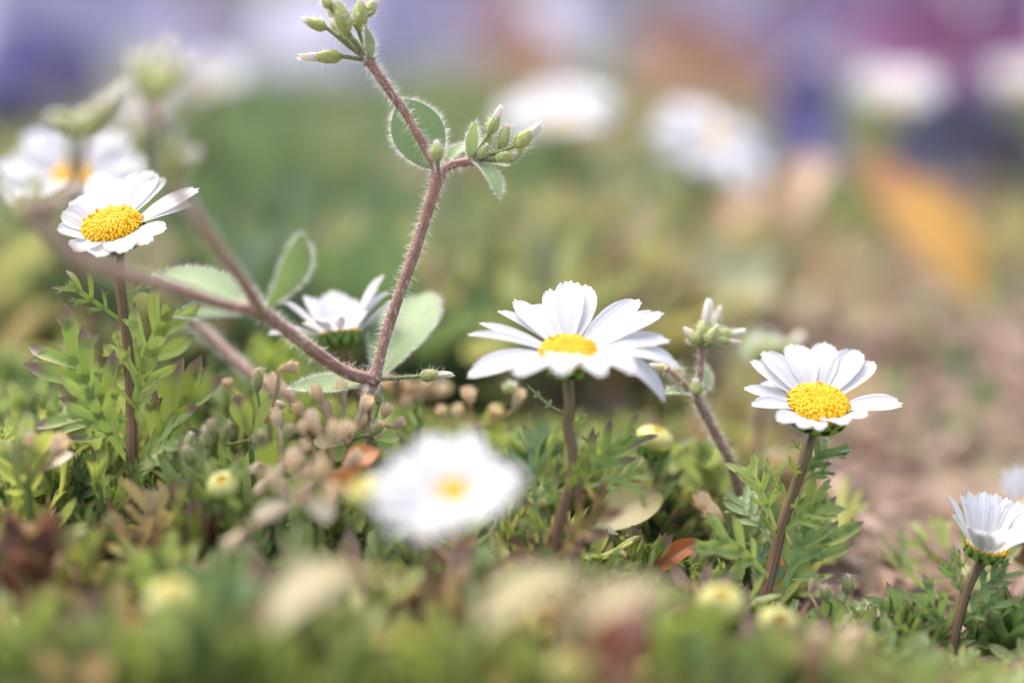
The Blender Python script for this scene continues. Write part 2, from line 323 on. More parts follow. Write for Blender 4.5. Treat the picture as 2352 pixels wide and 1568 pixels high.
# ---------------------------------------------------------------- daisies
def petal(mb, base, tip, n, W, sag, r=.5):
    L = np.linalg.norm(tip - base); t_ = nz(tip - base); hint = nz(n - (n @ t_) * t_)
    path = bez(base, (base + tip) / 2 + hint * sag * L, tip, 13)
    ph = rng.uniform(-.25, .25); dp = rng.uniform(.03, .075)
    e = lambda u: .13 * np.abs(u) ** 2.2 + dp * np.abs(np.sin(1.5 * np.pi * np.clip(u + ph, -1, 1))) * (np.abs(u) < .95)
    wf = lambda t: W * np.interp(t, [0, .12, .35, .62, .82, 1], [.34, .55, .86, 1, .92, .60])
    V, _ = blade(mb, path, wf, hint, 13, rng.uniform(.05, .3), 0, r, ripple=.10, edge=e)
def dome(mb, c, n, rad, h, k, m=0):                       # yellow disc of packed florets
    e1 = nz(np.cross(n, [0, 1, .3])); e2 = np.cross(n, e1)
    ph = np.linspace(0, np.pi / 2, 7); a = np.linspace(0, 2 * np.pi, 20, endpoint=False)
    V = c + rad * .95 * np.sin(ph)[:, None, None] * (np.cos(a)[None, :, None] * e1 + np.sin(a)[None, :, None] * e2) + (h * .9 * np.cos(ph))[:, None, None] * n
    mb.add(V, gridF(20, 7, True), 0, 0, .3, m)
    i = np.arange(k); q = np.sqrt((i + .5) / k); th = i * 2.39996 + rng.normal(0, .035, k)
    lat = rad * q; z = h * np.sqrt(np.clip(1 - (q * .98) ** 2, 0, 1)) - h * .12 * np.exp(-(q / .3) ** 2)
    ctr = c + lat[:, None] * (np.cos(th)[:, None] * e1 + np.sin(th)[:, None] * e2) + z[:, None] * n
    out = nz(n) + .9 * (q ** 3)[:, None] * (np.cos(th)[:, None] * e1 + np.sin(th)[:, None] * e2)
    out /= np.linalg.norm(out, axis=1)[:, None]
    s = (rad * 1.75 / math.sqrt(k) * rng.uniform(.8, 1.25, k))
    hh = (.45 + .6 * q) * s * rng.uniform(.55, 1.05, k) * .6 * (1 + 2.2 * (rng.random(k) < .06) * (q > .5))
    x = np.cross(out, e2 + .01); x /= np.linalg.norm(x, axis=1)[:, None]; y = np.cross(out, x)
    al = np.linspace(0, 2 * np.pi, 6, endpoint=False)
    ring = lambda rr, hz: ctr[:, None, :] + rr * s[:, None, None] * (np.cos(al)[None, :, None] * x[:, None, :] + np.sin(al)[None, :, None] * y[:, None, :]) + (hz * hh)[:, None, None] * out[:, None, :]
    V = np.concatenate([ring(.52, -.4), ring(.58, .45), ring(.40, .95)], 1)
    top = (ctr + out * (hh * .75)[:, None])[:, None, :]
    V = np.concatenate([V, top], 1); F4 = gridF(6, 3, True); F3 = np.array([[12 + j, 12 + (j + 1) % 6, 18] for j in range(6)])
    o = (np.arange(k) * 19)[:, None, None]; rv = np.repeat(np.clip(rng.uniform(0, .8, k) + .35 * q - .25 * (q < .4), 0, 1), 19)
    mb.add(V, (o + F4).reshape(-1, 4), 0, .5, rv, m); mb.add(V, (o + F3).reshape(-1, 3), 0, .5, rv, m)
def involucre(mb, c, n, rad, depth):
    e1 = nz(np.cross(n, [0, 1, .3])); e2 = np.cross(n, e1)
    q = np.linspace(0, 1, 7); prof = rad * np.array([.22, .5, .74, .88, .95, .98, .97]); a = np.linspace(0, 2 * np.pi, 24, endpoint=False)
    V = c + prof[:, None, None] * (np.cos(a)[None, :, None] * e1 + np.sin(a)[None, :, None] * e2) + (-depth * (1 - q) ** 1.3)[:, None, None] * n
    mb.add(V, gridF(24, 7, True), 0, .3, .5)
    for row, (k, top, out) in enumerate(((15, 0.0, 1.02), (11, -.3, .98))):
        for j in range(k):
            th = 2 * np.pi * (j + .5 * row) / k; d = math.cos(th) * e1 + math.sin(th) * e2
            b = c + d * rad * .3 - n * depth * 1.0; t = c + d * rad * out + n * depth * top
            mid = c + d * rad * (out * .92) + n * depth * (top - .45)
            blade(mb, bez(b, mid, t, 6), lambda t: rad * .24 * np.interp(t, [0, .5, .8, 1], [.5, 1, .8, .35]), d, 5, -.15, 0, .5)
def daisy_head(root, c, n, rim, petals, W, dh=.38, florets=170, rimd=None, sagr=(.02, .14)):
    n = nz(n)
    d = MB(); dome(d, c, n, rim, rim * dh, florets); d.build('flower_disc', M['disc'], root)
    iv = MB(); involucre(iv, c + n * rim * .05, n, rim * 1.04, rim * .75); iv.build('bracts', M['bract'], root)
    for p in petals:
        tip, ww, sg = p; v = tip - c; pl = nz(v - (v @ n) * n); b = c + pl * rim * .86 + n * rim * .02
        pm = MB(); petal(pm, b, tip, n, ww, sg); pm.build('petal', M['petal'], root)
def ptips(c, d, cpx, Rpx, lst, wpx):
    out = []; k = .6 / 2352 * d
    for e in lst:
        tx, ty, s = e[:3]; wd = (e[3] if len(e) > 3 else wpx); sg = e[4] if len(e) > 4 else rng.uniform(.0, .10)
        l2 = (tx - cpx[0]) ** 2 + (ty - cpx[1]) ** 2; dz = s * math.sqrt(max(Rpx ** 2 - l2, (Rpx * .15) ** 2)) * k
        out.append((P(cpx[0] + (tx - cpx[0]) , ty, d + dz), wd * k / 2, sg))
    return out
def ring_tips(c, n, Rr, k, el, W, jit=.12, az0=0.0):
    n = nz(n); e1 = nz(np.cross(n, [0, 1, .3])); e2 = np.cross(n, e1); out = []
    for j in range(k):
        a = az0 + 2 * np.pi * j / k + rng.uniform(-.1, .1); rr = Rr * rng.uniform(1 - jit, 1.03); ee = el + rng.uniform(-.14, .14)
        out.append((c + rr * (math.cos(ee) * (math.cos(a) * e1 + math.sin(a) * e2) + math.sin(ee) * n), W * rng.uniform(.85, 1.12), rng.uniform(-.02, .12)))
    return out
def pix(lst): return [P(*p) for p in lst]
def to_ground(p, dx=0.0, dy=0.0): return np.array([p[0] + dx, p[1] + dy, gh(p[0] + dx, p[1] + dy) - .001])
def stem_part(root, pts, rad, mname='stem', n=36, sides=14, ridge=.10, name='stem'):
    s = MB(); tube(s, spline(pts, n), rad, sides, ridge=ridge); return s.build(name, M[mname], root)
def leaf_px(root, bx, by, tx, ty, d, W, dd=0.0, pairs=4, mname='leaf', r=None, nrm=None, sag=None, **kw):
    b = P(bx, by, d); t = P(tx, ty, d + dd); L = MB()
    n = nrm if nrm is not None else nz(-fwd * .75 + upv * .6 + rgt * rng.uniform(-.3, .3))
    pinnate(L, b, t, n, W * .6 / 2352 * d, pairs - (pairs > 3), sag if sag is not None else rng.uniform(.02, .14), r if r is not None else rng.uniform(.25, .85), **kw)
    return L.build('leaf', M[mname], root)

GD = 'white daisies in flower'
def daisy(label, cpx, d, n, rim_px, stem, stem_r, Rpx=None, tips=None, ring=None, wpx=60, group=GD, base=None, dh=.38, florets=170):
    c = P(*cpx, d); k = .6 / 2352 * d; pts = [np.asarray(q) for q in stem]
    root = thing('daisy', label, 'daisy', pts[-1], group)
    rim = rim_px * k; n = nz(n)
    pt = ptips(c, d, cpx, Rpx, tips, wpx) if tips else ring_tips(c, n, Rpx * k, ring[0], ring[1], wpx * k / 2)
    daisy_head(root, c, n, rim, pt, wpx, dh, florets)
    top = c - n * rim * .62
    stem_part(root, [pts[-1]] + pts[-2::-1] + [top - n * rim * .3, top], stem_r)
    return root

def W3(x, y, z): return np.array([x, y, z])
# centre daisy
q = pix([(1308, 930, .2305), (1303, 975, .2305), (1314, 1035, .230), (1316, 1090, .2295), (1292, 1170, .229), (1268, 1270, .2285), (1255, 1390, .228)])
d1 = daisy('large open daisy with raised petals on a straight reddish stem, middle of the bed', (1305, 812), .230, (0.02, -.36, .93), 66,
  [*q, to_ground(q[-1], 0, .002)], [.0009, .00085, .0007, .00065, .0007, .00075], 262,
  [(1070, 768, .35, 34), (1098, 740, .55, 36), (1140, 712, .95, 34), (1178, 684, .8, 56), (1212, 700, 1, 60), (1262, 660, 1, 62), (1308, 642, 1, 70), (1348, 652, .9, 76), (1472, 686, .8, 72), (1528, 716, .6, 66),
   (1545, 782, .25, 66), (1566, 848, -.2, 70, .16), (1532, 930, -.55, 62, .24), (1070, 866, -.35, 82, .08), (1180, 868, -.85, 74, .14), (1285, 868, -1, 80, .20), (1385, 866, -.95, 78, .17), (1462, 862, -.75, 70, .2)], wpx=64, florets=420)
leaf_px(d1, 1322, 1128, 1462, 1002, .2295, 95, .004, 4, 'leafp', .3, full=.8)
leaf_px(d1, 1262, 1300, 1395, 1165, .2285, 92, -.008, 4, 'redleaf', .3, full=.95)
leaf_px(d1, 1246, 1262, 1222, 985, .2285, 70, -.001, 4, 'hleaf', .3, full=.55)
leaf_px(d1, 1340, 1120, 1470, 1090, .2295, 60, .002, 3, 'leaf', .8)
leaf_px(d1, 1292, 945, 1208, 880, .231, 16, .003, 2, 'hleaf', .3, sag=-.16, full=1.2)
leaf_px(d1, 1285, 1190, 1245, 1100, .229, 30, .002, 3, 'leafp', .4)
leaf_px(d1, 1262, 1290, 1180, 1270, .2285, 60, -.003, 3, 'redleaf', .6)
leaf_px(d1, 1296, 1170, 1235, 1120, .229, 34, .004, 3, 'leaf', .6)
leaf_px(d1, 1306, 1010, 1350, 950, .2303, 26, .003, 2, 'leafp', .5)
leaf_px(d1, 1318, 1075, 1362, 1030, .2297, 30, -.003, 2, 'leafp', .3)
leaf_px(d1, 1300, 1150, 1345, 1060, .2295, 34, -.004, 3, 'leafp', .4)
leaf_px(d1, 1285, 1200, 1360, 1240, .229, 44, -.004, 3, 'redleaf', .5)
leaf_px(d1, 1275, 1240, 1210, 1190, .2288, 40, -.003, 3, 'leafp', .6)
# right daisy
q = pix([(1848, 1050, .238), (1822, 1130, .238), (1798, 1200, .2375), (1778, 1280, .237), (1752, 1390, .236)])
d2 = daisy('open daisy with broad petals and a full round yellow disc, beside bare brown soil', (1880, 932), .238, (.06, -.42, .9), 71,
  [*q, to_ground(q[-1], -.0008, .001)], [.00085, .00078, .00075, .0007, .00072, .00078], 208,
  [(1722, 826, .8, 62), (1748, 806, .9, 64), (1815, 790, 1, 74), (1856, 806, 1, 66), (1896, 783, 1, 70), (1972, 803, .95, 72), (2010, 830, .8, 62), (2077, 928, -.2, 62, .04), (1706, 890, .3, 44), (1724, 930, -.3, 48),
   (1745, 880, .7, 40), (1786, 968, -.8, 58), (1838, 982, -.9, 54), (1880, 988, -1, 40), (1940, 976, -.9, 60), (1990, 958, -.8, 60)], wpx=64, florets=460, dh=.42)
leaf_px(d2, 1838, 1098, 1912, 1036, .238, 62, .004, 3, 'leaf', .35, full=1.1)
leaf_px(d2, 1836, 1110, 1908, 1085, .238, 40, .003, 2, 'leaf', .4)
leaf_px(d2, 1832, 1100, 1812, 1060, .238, 34, -.004, 2, 'leaf', .85)
leaf_px(d2, 1782, 1215, 1712, 1070, .237, 70, .002, 4, 'leaf', .75, full=.8)
leaf_px(d2, 1778, 1255, 1690, 1140, .237, 62, .008, 4, 'hleaf', .4)
leaf_px(d2, 1770, 1330, 1635, 1235, .236, 82, -.004, 4, 'leaf', .6, full=1.0)
leaf_px(d2, 1798, 1222, 1900, 1150, .237, 72, -.004, 4, 'leaf', .55, full=.9)
leaf_px(d2, 1800, 1345, 1855, 1180, .2365, 100, .004, 4, 'leaf', .5, full=.8)
leaf_px(d2, 1765, 1380, 1925, 1195, .2365, 90, .006, 4, 'leaf', .55)
leaf_px(d2, 1770, 1380, 1800, 1260, .236, 22, .006, 1, 'orange', .9, full=2)
leaf_px(d2, 1760, 1380, 1740, 1250, .236, 60, .004, 4, 'hleaf', .5)
leaf_px(d2, 1848, 1040, 1822, 1010, .238, 16, .001, 1, 'leaf', .6, sag=-.1)
leaf_px(d2, 1815, 1150, 1770, 1110, .2377, 30, -.003, 3, 'leaf', .7)
leaf_px(d2, 1810, 1175, 1850, 1140, .2377, 30, -.003, 2, 'leaf', .6)
leaf_px(d2, 1790, 1240, 1750, 1190, .2373, 36, -.004, 3, 'leafp', .5)
# cupped daisy at the right
q = pix([(2222, 1345, .236), (2195, 1440, .235), (2168, 1560, .234)])
d3 = daisy('half closed daisy with upright petals on a dark stem, beside bare soil', (2264, 1256), .236, (.20, -.14, .96), 46,
  [*q, to_ground(q[-1], -.0005, .001)], [.0008, .00075, .00075, .00075], 150,
  [(2178, 1135, .35, 41), (2204, 1130, .6, 31), (2224, 1124, .8, 39), (2262, 1126, 1, 72), (2292, 1132, 1, 59), (2318, 1140, .9, 62), (2346, 1150, .7, 65), (2380, 1172, .3, 59), (2186, 1180, -.2, 52), (2222, 1205, -.7, 65, .05), (2248, 1216, -.9, 67, .05),
   (2282, 1226, -.95, 70, .05), (2326, 1212, -.8, 65, .05), (2385, 1235, -.4, 62, .2), (2398, 1200, .1, 65)], wpx=50, dh=.22)
for a in ((2215, 1390, 2170, 1290, 40, 'leaf', .4), (2225, 1375, 2310, 1315, 46, 'leaf', .3), (2200, 1440, 2300, 1380, 52, 'leaf', .35), (2190, 1480, 2110, 1370, 70, 'leaf', .35), (2188, 1500, 2290, 1430, 80, 'leaf', .25), (2175, 1540, 2090, 1480, 70, 'leaf', .3), (2180, 1540, 2330, 1500, 80, 'leaf', .2), (2170, 1550, 2020, 1375, 80, 'leaf', .5), (2230, 1330, 2180, 1260, 20, 'leaf', .4)):
    leaf_px(d3, *a[:4], .2355, a[4], rng.uniform(-.004, .006), 3 if a[4] < 60 else 4, a[5], a[6])
# daisy behind it, cut by the frame
q = pix([(2345, 1240, .262)])
daisy('pale daisy mostly out of the frame, right behind the half closed daisy', (2362, 1178), .262, (.15, -.3, .93), 42, [q[0], to_ground(q[0], .003, .004)], [.0008] * 3, 120, None, (16, .75), 40)
# left daisy
q = pix([(275, 640, .2405), (287, 730, .240), (297, 830, .240), (303, 950, .2395), (306, 1085, .239)])
d4 = daisy('open tilted daisy with a fringed yellow disc on a tall leafy stem', (258, 524), .2405, (-.12, -.42, .9), 70,
  [*q, to_ground(q[-1], .0003, .001)], [.0009, .0008, .00075, .00075, .0007, .0007], 212,
  [(352, 390, 1, 94), (272, 422, 1, 84), (222, 438, .9, 84), (382, 402, .9, 79), (462, 432, .35, 64), (445, 470, .1, 58), (380, 530, -.5, 71), (175, 452, .5, 79), (140, 486, 0, 89), (132, 530, -.4, 84), (178, 578, -.7, 84), (235, 588, -.9, 84), (290, 580, -.9, 79), (345, 560, -.7, 76), (310, 402, 1, 84)], wpx=66, florets=440, dh=.5)
for a in ((290, 745, 150, 650, 62, 'leafp', .2, .6), (283, 690, 350, 665, 30, 'hleaf', .5, .8), (300, 960, 400, 705, 120, 'leaf', .75, .8), (305, 1010, 150, 800, 120, 'leafp', .35, .95), (302, 900, 292, 785, 60, 'leaf', .95, 1.4), (303, 1030, 140, 945, 110, 'leafp', .2, .9),
          (312, 1060, 470, 900, 110, 'leafp', .6, 1.25), (306, 1075, 200, 880, 80, 'leaf', .5, .8), (308, 1070, 400, 1000, 80, 'leaf', .5, .9), (290, 720, 320, 640, 30, 'leafp', .2, .8), (280, 640, 240, 600, 24, 'leafp', .1, .8), (305, 1000, 330, 820, 80, 'leaf', .6, .7)):
    leaf_px(d4, *a[:4], .240, a[4], rng.uniform(-.007, .006), 4 if a[4] > 50 else 3, a[5], a[6], full=a[7])
# small daisy behind the downy stem
q = pix([(802, 838, .257), (812, 880, .258), (840, 960, .259)])
daisy('small white daisy seen from below its petals, between two reddish downy stems', (782, 770), .251, (-.10, .34, .93), 48,
  [*q, to_ground(q[-1], .002, .004)], [.0008] * 4, 150,
  [(648, 690, .5, 75), (700, 676, .9, 75), (764, 664, 1, 83), (730, 690, 1, 81), (800, 682, 1, 75), (886, 626, .6, 72), (868, 660, .8, 67), (897, 668, .3, 54), (918, 682, -.1, 54), (612, 768, 0, 75), (700, 738, -.6, 75, .1), (748, 730, -.75, 70, .1), (822, 716, -.75, 75, .1)], wpx=54, florets=140)
# foreground daisy, out of focus
q = pix([(988, 1275, .186), (992, 1330, .187)])
daisy('fully blurred white daisy in the near foreground, in front of the middle daisy', (1042, 1130), .186, (.08, -.45, .89), 40, [*q, to_ground(q[-1], .0, .004)], [.0007] * 4, 235, [(1088, 985, .8, 70), (1035, 1010, 1, 80), (970, 1000, .7, 84), (898, 1045, .5, 84), (850, 1105, .3, 80), (842, 1165, -.2, 84), (885, 1215, -.4, 84), (950, 1235, -.7, 86), (1012, 1222, -.9, 80), (1070, 1200, -.9, 76), (1135, 1180, -.6, 76), (1185, 1140, -.2, 76), (1205, 1085, .3, 84), (1155, 1055, .7, 70), (1120, 1030, .9, 60)], None, 78)
# blurred daisies further back
for lab, cp, d, n, rim, Rr, wp, k, el in (
  ('softly blurred daisy with a low yellow disc, behind the tilted leafy stemmed daisy', (165, 408), .295, (.05, -.36, .93), 52, 172, 56, 18, .22),
  ('blurred daisy with a bare white face tucked behind the blurred green bud heads', (480, 185), .46, (.2, -.45, .87), 26, 92, 34, 16, .3),
  ('blurred small daisy below the pale bud head and above the tilted daisy', (325, 262), .44, (-.2, -.5, .85), 24, 78, 34, 15, .35),
  ('blurred pale daisy with a warm yellow side, right of the downy side shoot', (1285, 274), .42, (-.1, -.30, .93), 30, 145, 54, 18, .18),
  ('blurred drooping white daisy tipped to its right, beside the violet pansy', (1640, 318), .40, (.32, -.40, .86), 32, 158, 60, 18, -.12),
  ('faint greyish blurred daisy under the magenta pansies', (2055, 215), .52, (.0, -.3, .95), 28, 112, 40, 17, .15),
  ('faint blurred daisy cut by the frame beyond the orange leaf', (2352, 190), .55, (.0, -.3, .95), 24, 88, 34, 16, .15)):
    c = P(*cp, d); nn = nz(n); q = [c - nn * .012 + W3(0, .002, -.004), to_ground(c, .004, .008)]
    daisy(lab, cp, d, n, rim * .9, q, [.0009] * 3, Rr * 1.06, None, (k + 3, el), wp * 1.2, florets=110)

# ---------------------------------------------------------------- downy chickweed
def bud(root, p0, p1, rad, white=.35, hair=True, sep='sepal', r=.8, name='bud', open_=.0, hw=.000018):
    p0 = np.asarray(p0); p1 = np.asarray(p1); ax = nz(p1 - p0); L = np.linalg.norm(p1 - p0); Ls = L * (1 - white * .75)
    e1 = nz(np.cross(ax, [.2, .5, .8])); e2 = np.cross(ax, e1); b = MB(); P_ = []
    for j in range(5):
        th = 2 * np.pi * j / 5 + rng.uniform(-.1, .1); d = math.cos(th) * e1 + math.sin(th) * e2
        tip = p0 + ax * Ls * rng.uniform(.95, 1.06) + d * rad * (.38 + open_)
        V, Nn = blade(b, bez(p0 + d * rad * .1, p0 + ax * Ls * .42 + d * rad * (1 - open_ * .15), tip, 8), lambda t: rad * .78 * np.interp(t, [0, .3, .68, 1], [.45, .9 if open_ > .5 else 1, .95 if open_ > .5 else .8, .04]), d, 5, -.35, 0, r + rng.uniform(-.15, .15))
        P_.append((V, d))
    if hair:
        for V, d in P_:
            k = 26; a = rng.integers(1, 8, k); j = rng.integers(0, 5, k); hairs(b, V[a, j], np.repeat((d + ax * .3)[None], k, 0), rad * 1.1, hw, 1)
    o = b.build(name, [M[sep], M['hair']], root)
    w_ = MB()
    for j in range(5):
        th = 2 * np.pi * (j + .5) / 5; d = math.cos(th) * e1 + math.sin(th) * e2
        tip = p0 + ax * L * rng.uniform(.92, 1.03) + d * rad * (.22 + open_ * .5) + rng.normal(0, .1, 3) * rad
        blade(w_, bez(p0 + ax * L * .2 + d * rad * .3, p0 + ax * L * .65 + d * rad * (.5 + open_ * .3), tip, 7), lambda t: rad * .55 * np.interp(t, [0, .5, .85, 1], [.5, 1, .7, .08]), d, 5, -.3, 0, .6)
    q = w_.build('bud_petal', M['budwhite' if sep == 'sepal' else 'dry'], o)
    return o
def hstem(root, pts, rad, dens=34000, hl=.0014, n=40, hw=.00002):
    q = np.linspace(0, 1, 60); rad = np.interp(q, np.linspace(0, 1, len(rad)), rad) * (1 + .38 * np.exp(-(q / .035) ** 2) + .38 * np.exp(-((1 - q) / .035) ** 2)) * (1 + .05 * np.sin(q * 23 + rad[0] * 1e5))
    s = MB(); tb = tube(s, spline(pts, max(n, 40)), rad, 12, ridge=.03); fuzz_tube(s, tb, hl, hw, dens); return s.build('stem', [M['hstem'], M['hair']], root)
def hleaf(root, b, t, nrm, W, pk=.5, sag=.05, cup=.25, r=.5, dens=200, hl=.0010, hw=.000018):
    s = MB(); V, Nn = oval(s, b, t, nrm, W, pk, sag, cup, r); fuzz_leaf(s, V, Nn, hl, hw, dens, 1); return s.build('leaf', [M['hleaf'], M['hair']], root)
def stalk(root, a, b, rad=.00035, m='gstem', bow=(0, 0, 0)):
    s = MB(); tb = tube(s, bez(a, (np.asarray(a) + np.asarray(b)) / 2 + np.asarray(bow), b, 8), rad, 8)
    fuzz_tube(s, tb, .0008, .000016, 20000); return s.build('stalk', [M[m], M['hair']], root)

base = to_ground(P(850, 1000, .2485), 0, .003)
cw = thing('hairy_chickweed', 'tall downy chickweed with reddish forking stems and bud clusters, standing above the daisies', 'wild plant', base, 'downy chickweed plants')
N0 = P(860, 872, .2405); N1 = P(1008, 398, .2395); N2 = P(848, 140, .2365); NL = P(600, 716, .226)
hstem(cw, [base, P(845, 950, .247), P(852, 905, .2435), N0], [.0005, .0005, .00055, .0007], 16000)
hstem(cw, [N0, P(895, 740, .2405), P(955, 570, .240), N1], [.00075, .0008, .0008, .00085], n=60)
hstem(cw, [N1, P(940, 275, .2385), P(885, 195, .237), N2], [.0006, .0006, .00062, .0007], n=50)
hstem(cw, [N0, P(790, 852, .2375), P(700, 790, .2325), P(655, 755, .229), NL], [.0008, .0009, .00088, .00085, .0009], n=60)
hstem(cw, [NL, P(560, 650, .217), P(450, 500, .203), P(390, 400, .196), P(350, 240, .192)], [.0008, .00075, .0007, .00065, .0006], n=60, hl=.0009)
hstem(cw, [NL, P(500, 695, .218), P(380, 655, .207), P(250, 618, .199), P(140, 560, .196), P(60, 470, .194)], [.0007, .00075, .0008, .0008, .0007, .0006], n=60, hl=.0009)
hstem(cw, [N1, P(1040, 378, .2395), P(1085, 370, .2395)], [.00065, .0006, .0006], n=20)
hstem(cw, [P(430, 730, .262), P(500, 790, .262), P(580, 862, .260), P(700, 960, .258), to_ground(P(760, 1010, .258), .003, .002)], [.0007, .0008, .0008, .0008, .0008], n=40)
fb = nz(-fwd * .8 + upv * .3)
hleaf(cw, P(1000, 392, .241), P(922, 228, .2425), nz(-fwd + rgt * .1), .0037, .5, .04, .25, .3, 340)
hleaf(cw, P(1085, 372, .239), P(1145, 455, .236), nz(-fwd * .5 + upv + rgt * .6), .0017, .55, .12, .3, .85, 200)
hleaf(cw, P(1080, 372, .2395), P(1090, 278, .238), nz(-fwd + rgt * .8), .0011, .5, -.1, .4, .9, 170)
hleaf(cw, P(1020, 385, .241), P(1085, 335, .243), nz(-fwd * .4 + upv), .0012, .5, .15, .3, .3, 140)
hleaf(cw, P(1095, 372, .2395), P(1165, 380, .2425), nz(upv - fwd * .4), .0016, .5, -.05, .3, .9, 140)
hleaf(cw, P(605, 716, .225), P(690, 538, .222), nz(-fwd + rgt * .9), .0022, .62, .12, .45, .3, 260)
hleaf(cw, P(590, 714, .2265), P(355, 628, .233), nz(upv * 1.0 - fwd * .5), .0030, .5, .06, .3, .0, 300)
hleaf(cw, P(590, 718, .227), P(400, 720, .237), nz(upv * .7 - fwd * .6), .0030, .5, .02, .3, .2, 240)
hleaf(cw, P(872, 872, .243), P(985, 672, .259), nz(-fwd * .9 - rgt * .35 - upv * .1), .0050, .58, .05, .2, .15, 380)
hleaf(cw, P(850, 878, .240), P(665, 892, .238), nz(upv * .9 - fwd * .42 ), .0028, .5, -.04, .3, .4, 380)
hleaf(cw, P(845, 150, .2365), P(838, 62, .2350), nz(-fwd + rgt), .0009, .5, .1, .3, .8, 140)
hleaf(cw, P(838, 138, .237), P(770, 78, .2385), nz(upv - fwd * .5), .0014, .5, .05, .3, .3, 120)
def cluster(root, lst, node, d):
    for (bx, by, tx, ty, rd, wh, dd) in lst:
        b = P(bx, by, d + dd); t = P(tx, ty, d + dd); stalk(root, node, b, .0003)
        bud(root, b, t, rd * .86 * .6 / 2352 * d, wh)
cluster(cw, [(788, 130, 680, 132, 19, .5, .001), (752, 66, 690, 42, 17, .25, .0), (812, 110, 755, 40, 19, .2, .001), (800, 80, 770, -10, 22, .2, -.002), (825, 75, 830, -12, 22, .2, .0), (835, 40, 870, -8, 18, .3, .002), (760, 20, 735, -18, 15, .4, -.002), (785, 55, 748, 0, 18, .2, .003)], N2, .2362)
cluster(cw, [(1122, 310, 1154, 240, 17, .45, .0), (1148, 345, 1168, 282, 16, .15, .0), (1180, 338, 1245, 285, 21, .4, -.001), (1135, 365, 1190, 350, 13, .2, -.001), (1108, 345, 1132, 300, 12, .2, .002), (1160, 370, 1210, 330, 17, .2, .003), (1100, 365, 1120, 330, 13, .1, -.001)], P(1085, 370, .2395), .2395)
cluster(cw, [(1005, 372, 1003, 322, 19, .1, -.004)], N1, .2385)
cluster(cw, [(962, 864, 1042, 858, 17, .5, .0)], N0, .2385)
cluster(cw, [(352, 235, 392, 85, 32, .55, .0), (345, 238, 300, 118, 26, .25, .002), (360, 232, 442, 128, 26, .25, -.002), (345, 238, 340, 105, 30, .25, .003), (370, 420, 455, 340, 34, .35, .002), (390, 400, 405, 300, 26, .1, .0)], P(350, 250, .192), .192)
cluster(cw, [(205, 310, 290, 190, 26, .3, .003), (190, 320, 240, 220, 24, .3, .0), (160, 290, 110, 260, 22, .3, .0), (150, 320, 200, 250, 24, .3, .003), (85, 510, 82, 395, 24, .05, .0), (60, 520, 20, 430, 24, .3, .0), (100, 520, 140, 450, 22, .1, .002)], P(170, 430, .197), .196)
hstem(cw, [P(60, 470, .194), P(120, 470, .195), P(170, 430, .197), P(200, 310, .198)], [.0005] * 3, n=20, hl=.0009)

b2 = to_ground(P(1705, 1170, .255), .003, .006)
cw2 = thing('hairy_chickweed', 'slender downy chickweed with a single pale bud head, between the two open daisies', 'wild plant', b2, 'downy chickweed plants')
n1 = P(1600, 912, .2475); n2 = P(1612, 805, .2465)
hstem(cw2, [b2, P(1690, 1100, .252), P(1640, 990, .2495), n1], [.0007, .0007, .00065], 22000)
hstem(cw2, [n1, P(1608, 860, .247), n2], [.00045] * 2, 22000, n=20)
hstem(cw2, [n1, P(1560, 870, .246), P(1530, 845, .2455)], [.0004] * 2, 22000, n=20)
cluster(cw2, [(1615, 790, 1630, 682, 24, .6, .0), (1632, 775, 1655, 700, 18, .5, .002), (1605, 790, 1572, 752, 16, .4, -.001), (1640, 772, 1715, 760, 18, .5, .001), (1625, 790, 1650, 745, 15, .1, -.002), (1645, 782, 1705, 785, 11, .5, .0)], n2, .2465)
cluster(cw2, [(1600, 910, 1598, 868, 18, .1, -.002), (1560, 872, 1545, 830, 18, .2, .0), (1535, 848, 1490, 838, 14, .5, .0)], n1, .2472)
hleaf(cw2, P(1600, 905, .248), P(1622, 838, .251), nz(-fwd + rgt * .6), .0012, .5, .1, .3, .9, 140)
hleaf(cw2, P(1590, 915, .247), P(1530, 905, .243), nz(upv - fwd * .5), .0011, .5, .1, .3, .7, 120)
b3 = to_ground(P(1740, 1090, .29), .0, .006)
cw3 = thing('hairy_chickweed', 'blurred downy chickweed behind the broad petalled daisy, with pinkish nodding buds', 'wild plant', b3, 'downy chickweed plants')
hstem(cw3, [b3, P(1745, 950, .282), P(1768, 830, .280)], [.0008, .0008, .0007], 16000)
cluster(cw3, [(1755, 825, 1735, 760, 26, .5, .0), (1780, 820, 1850, 765, 24, .5, .002), (1765, 820, 1790, 770, 22, .3, .0)], P(1768, 830, .280), .280)
hleaf(cw3, P(1768, 830, .281), P(1715, 770, .283), nz(-fwd + upv * .3), .0030, .5, .1, .3, .8, 120)

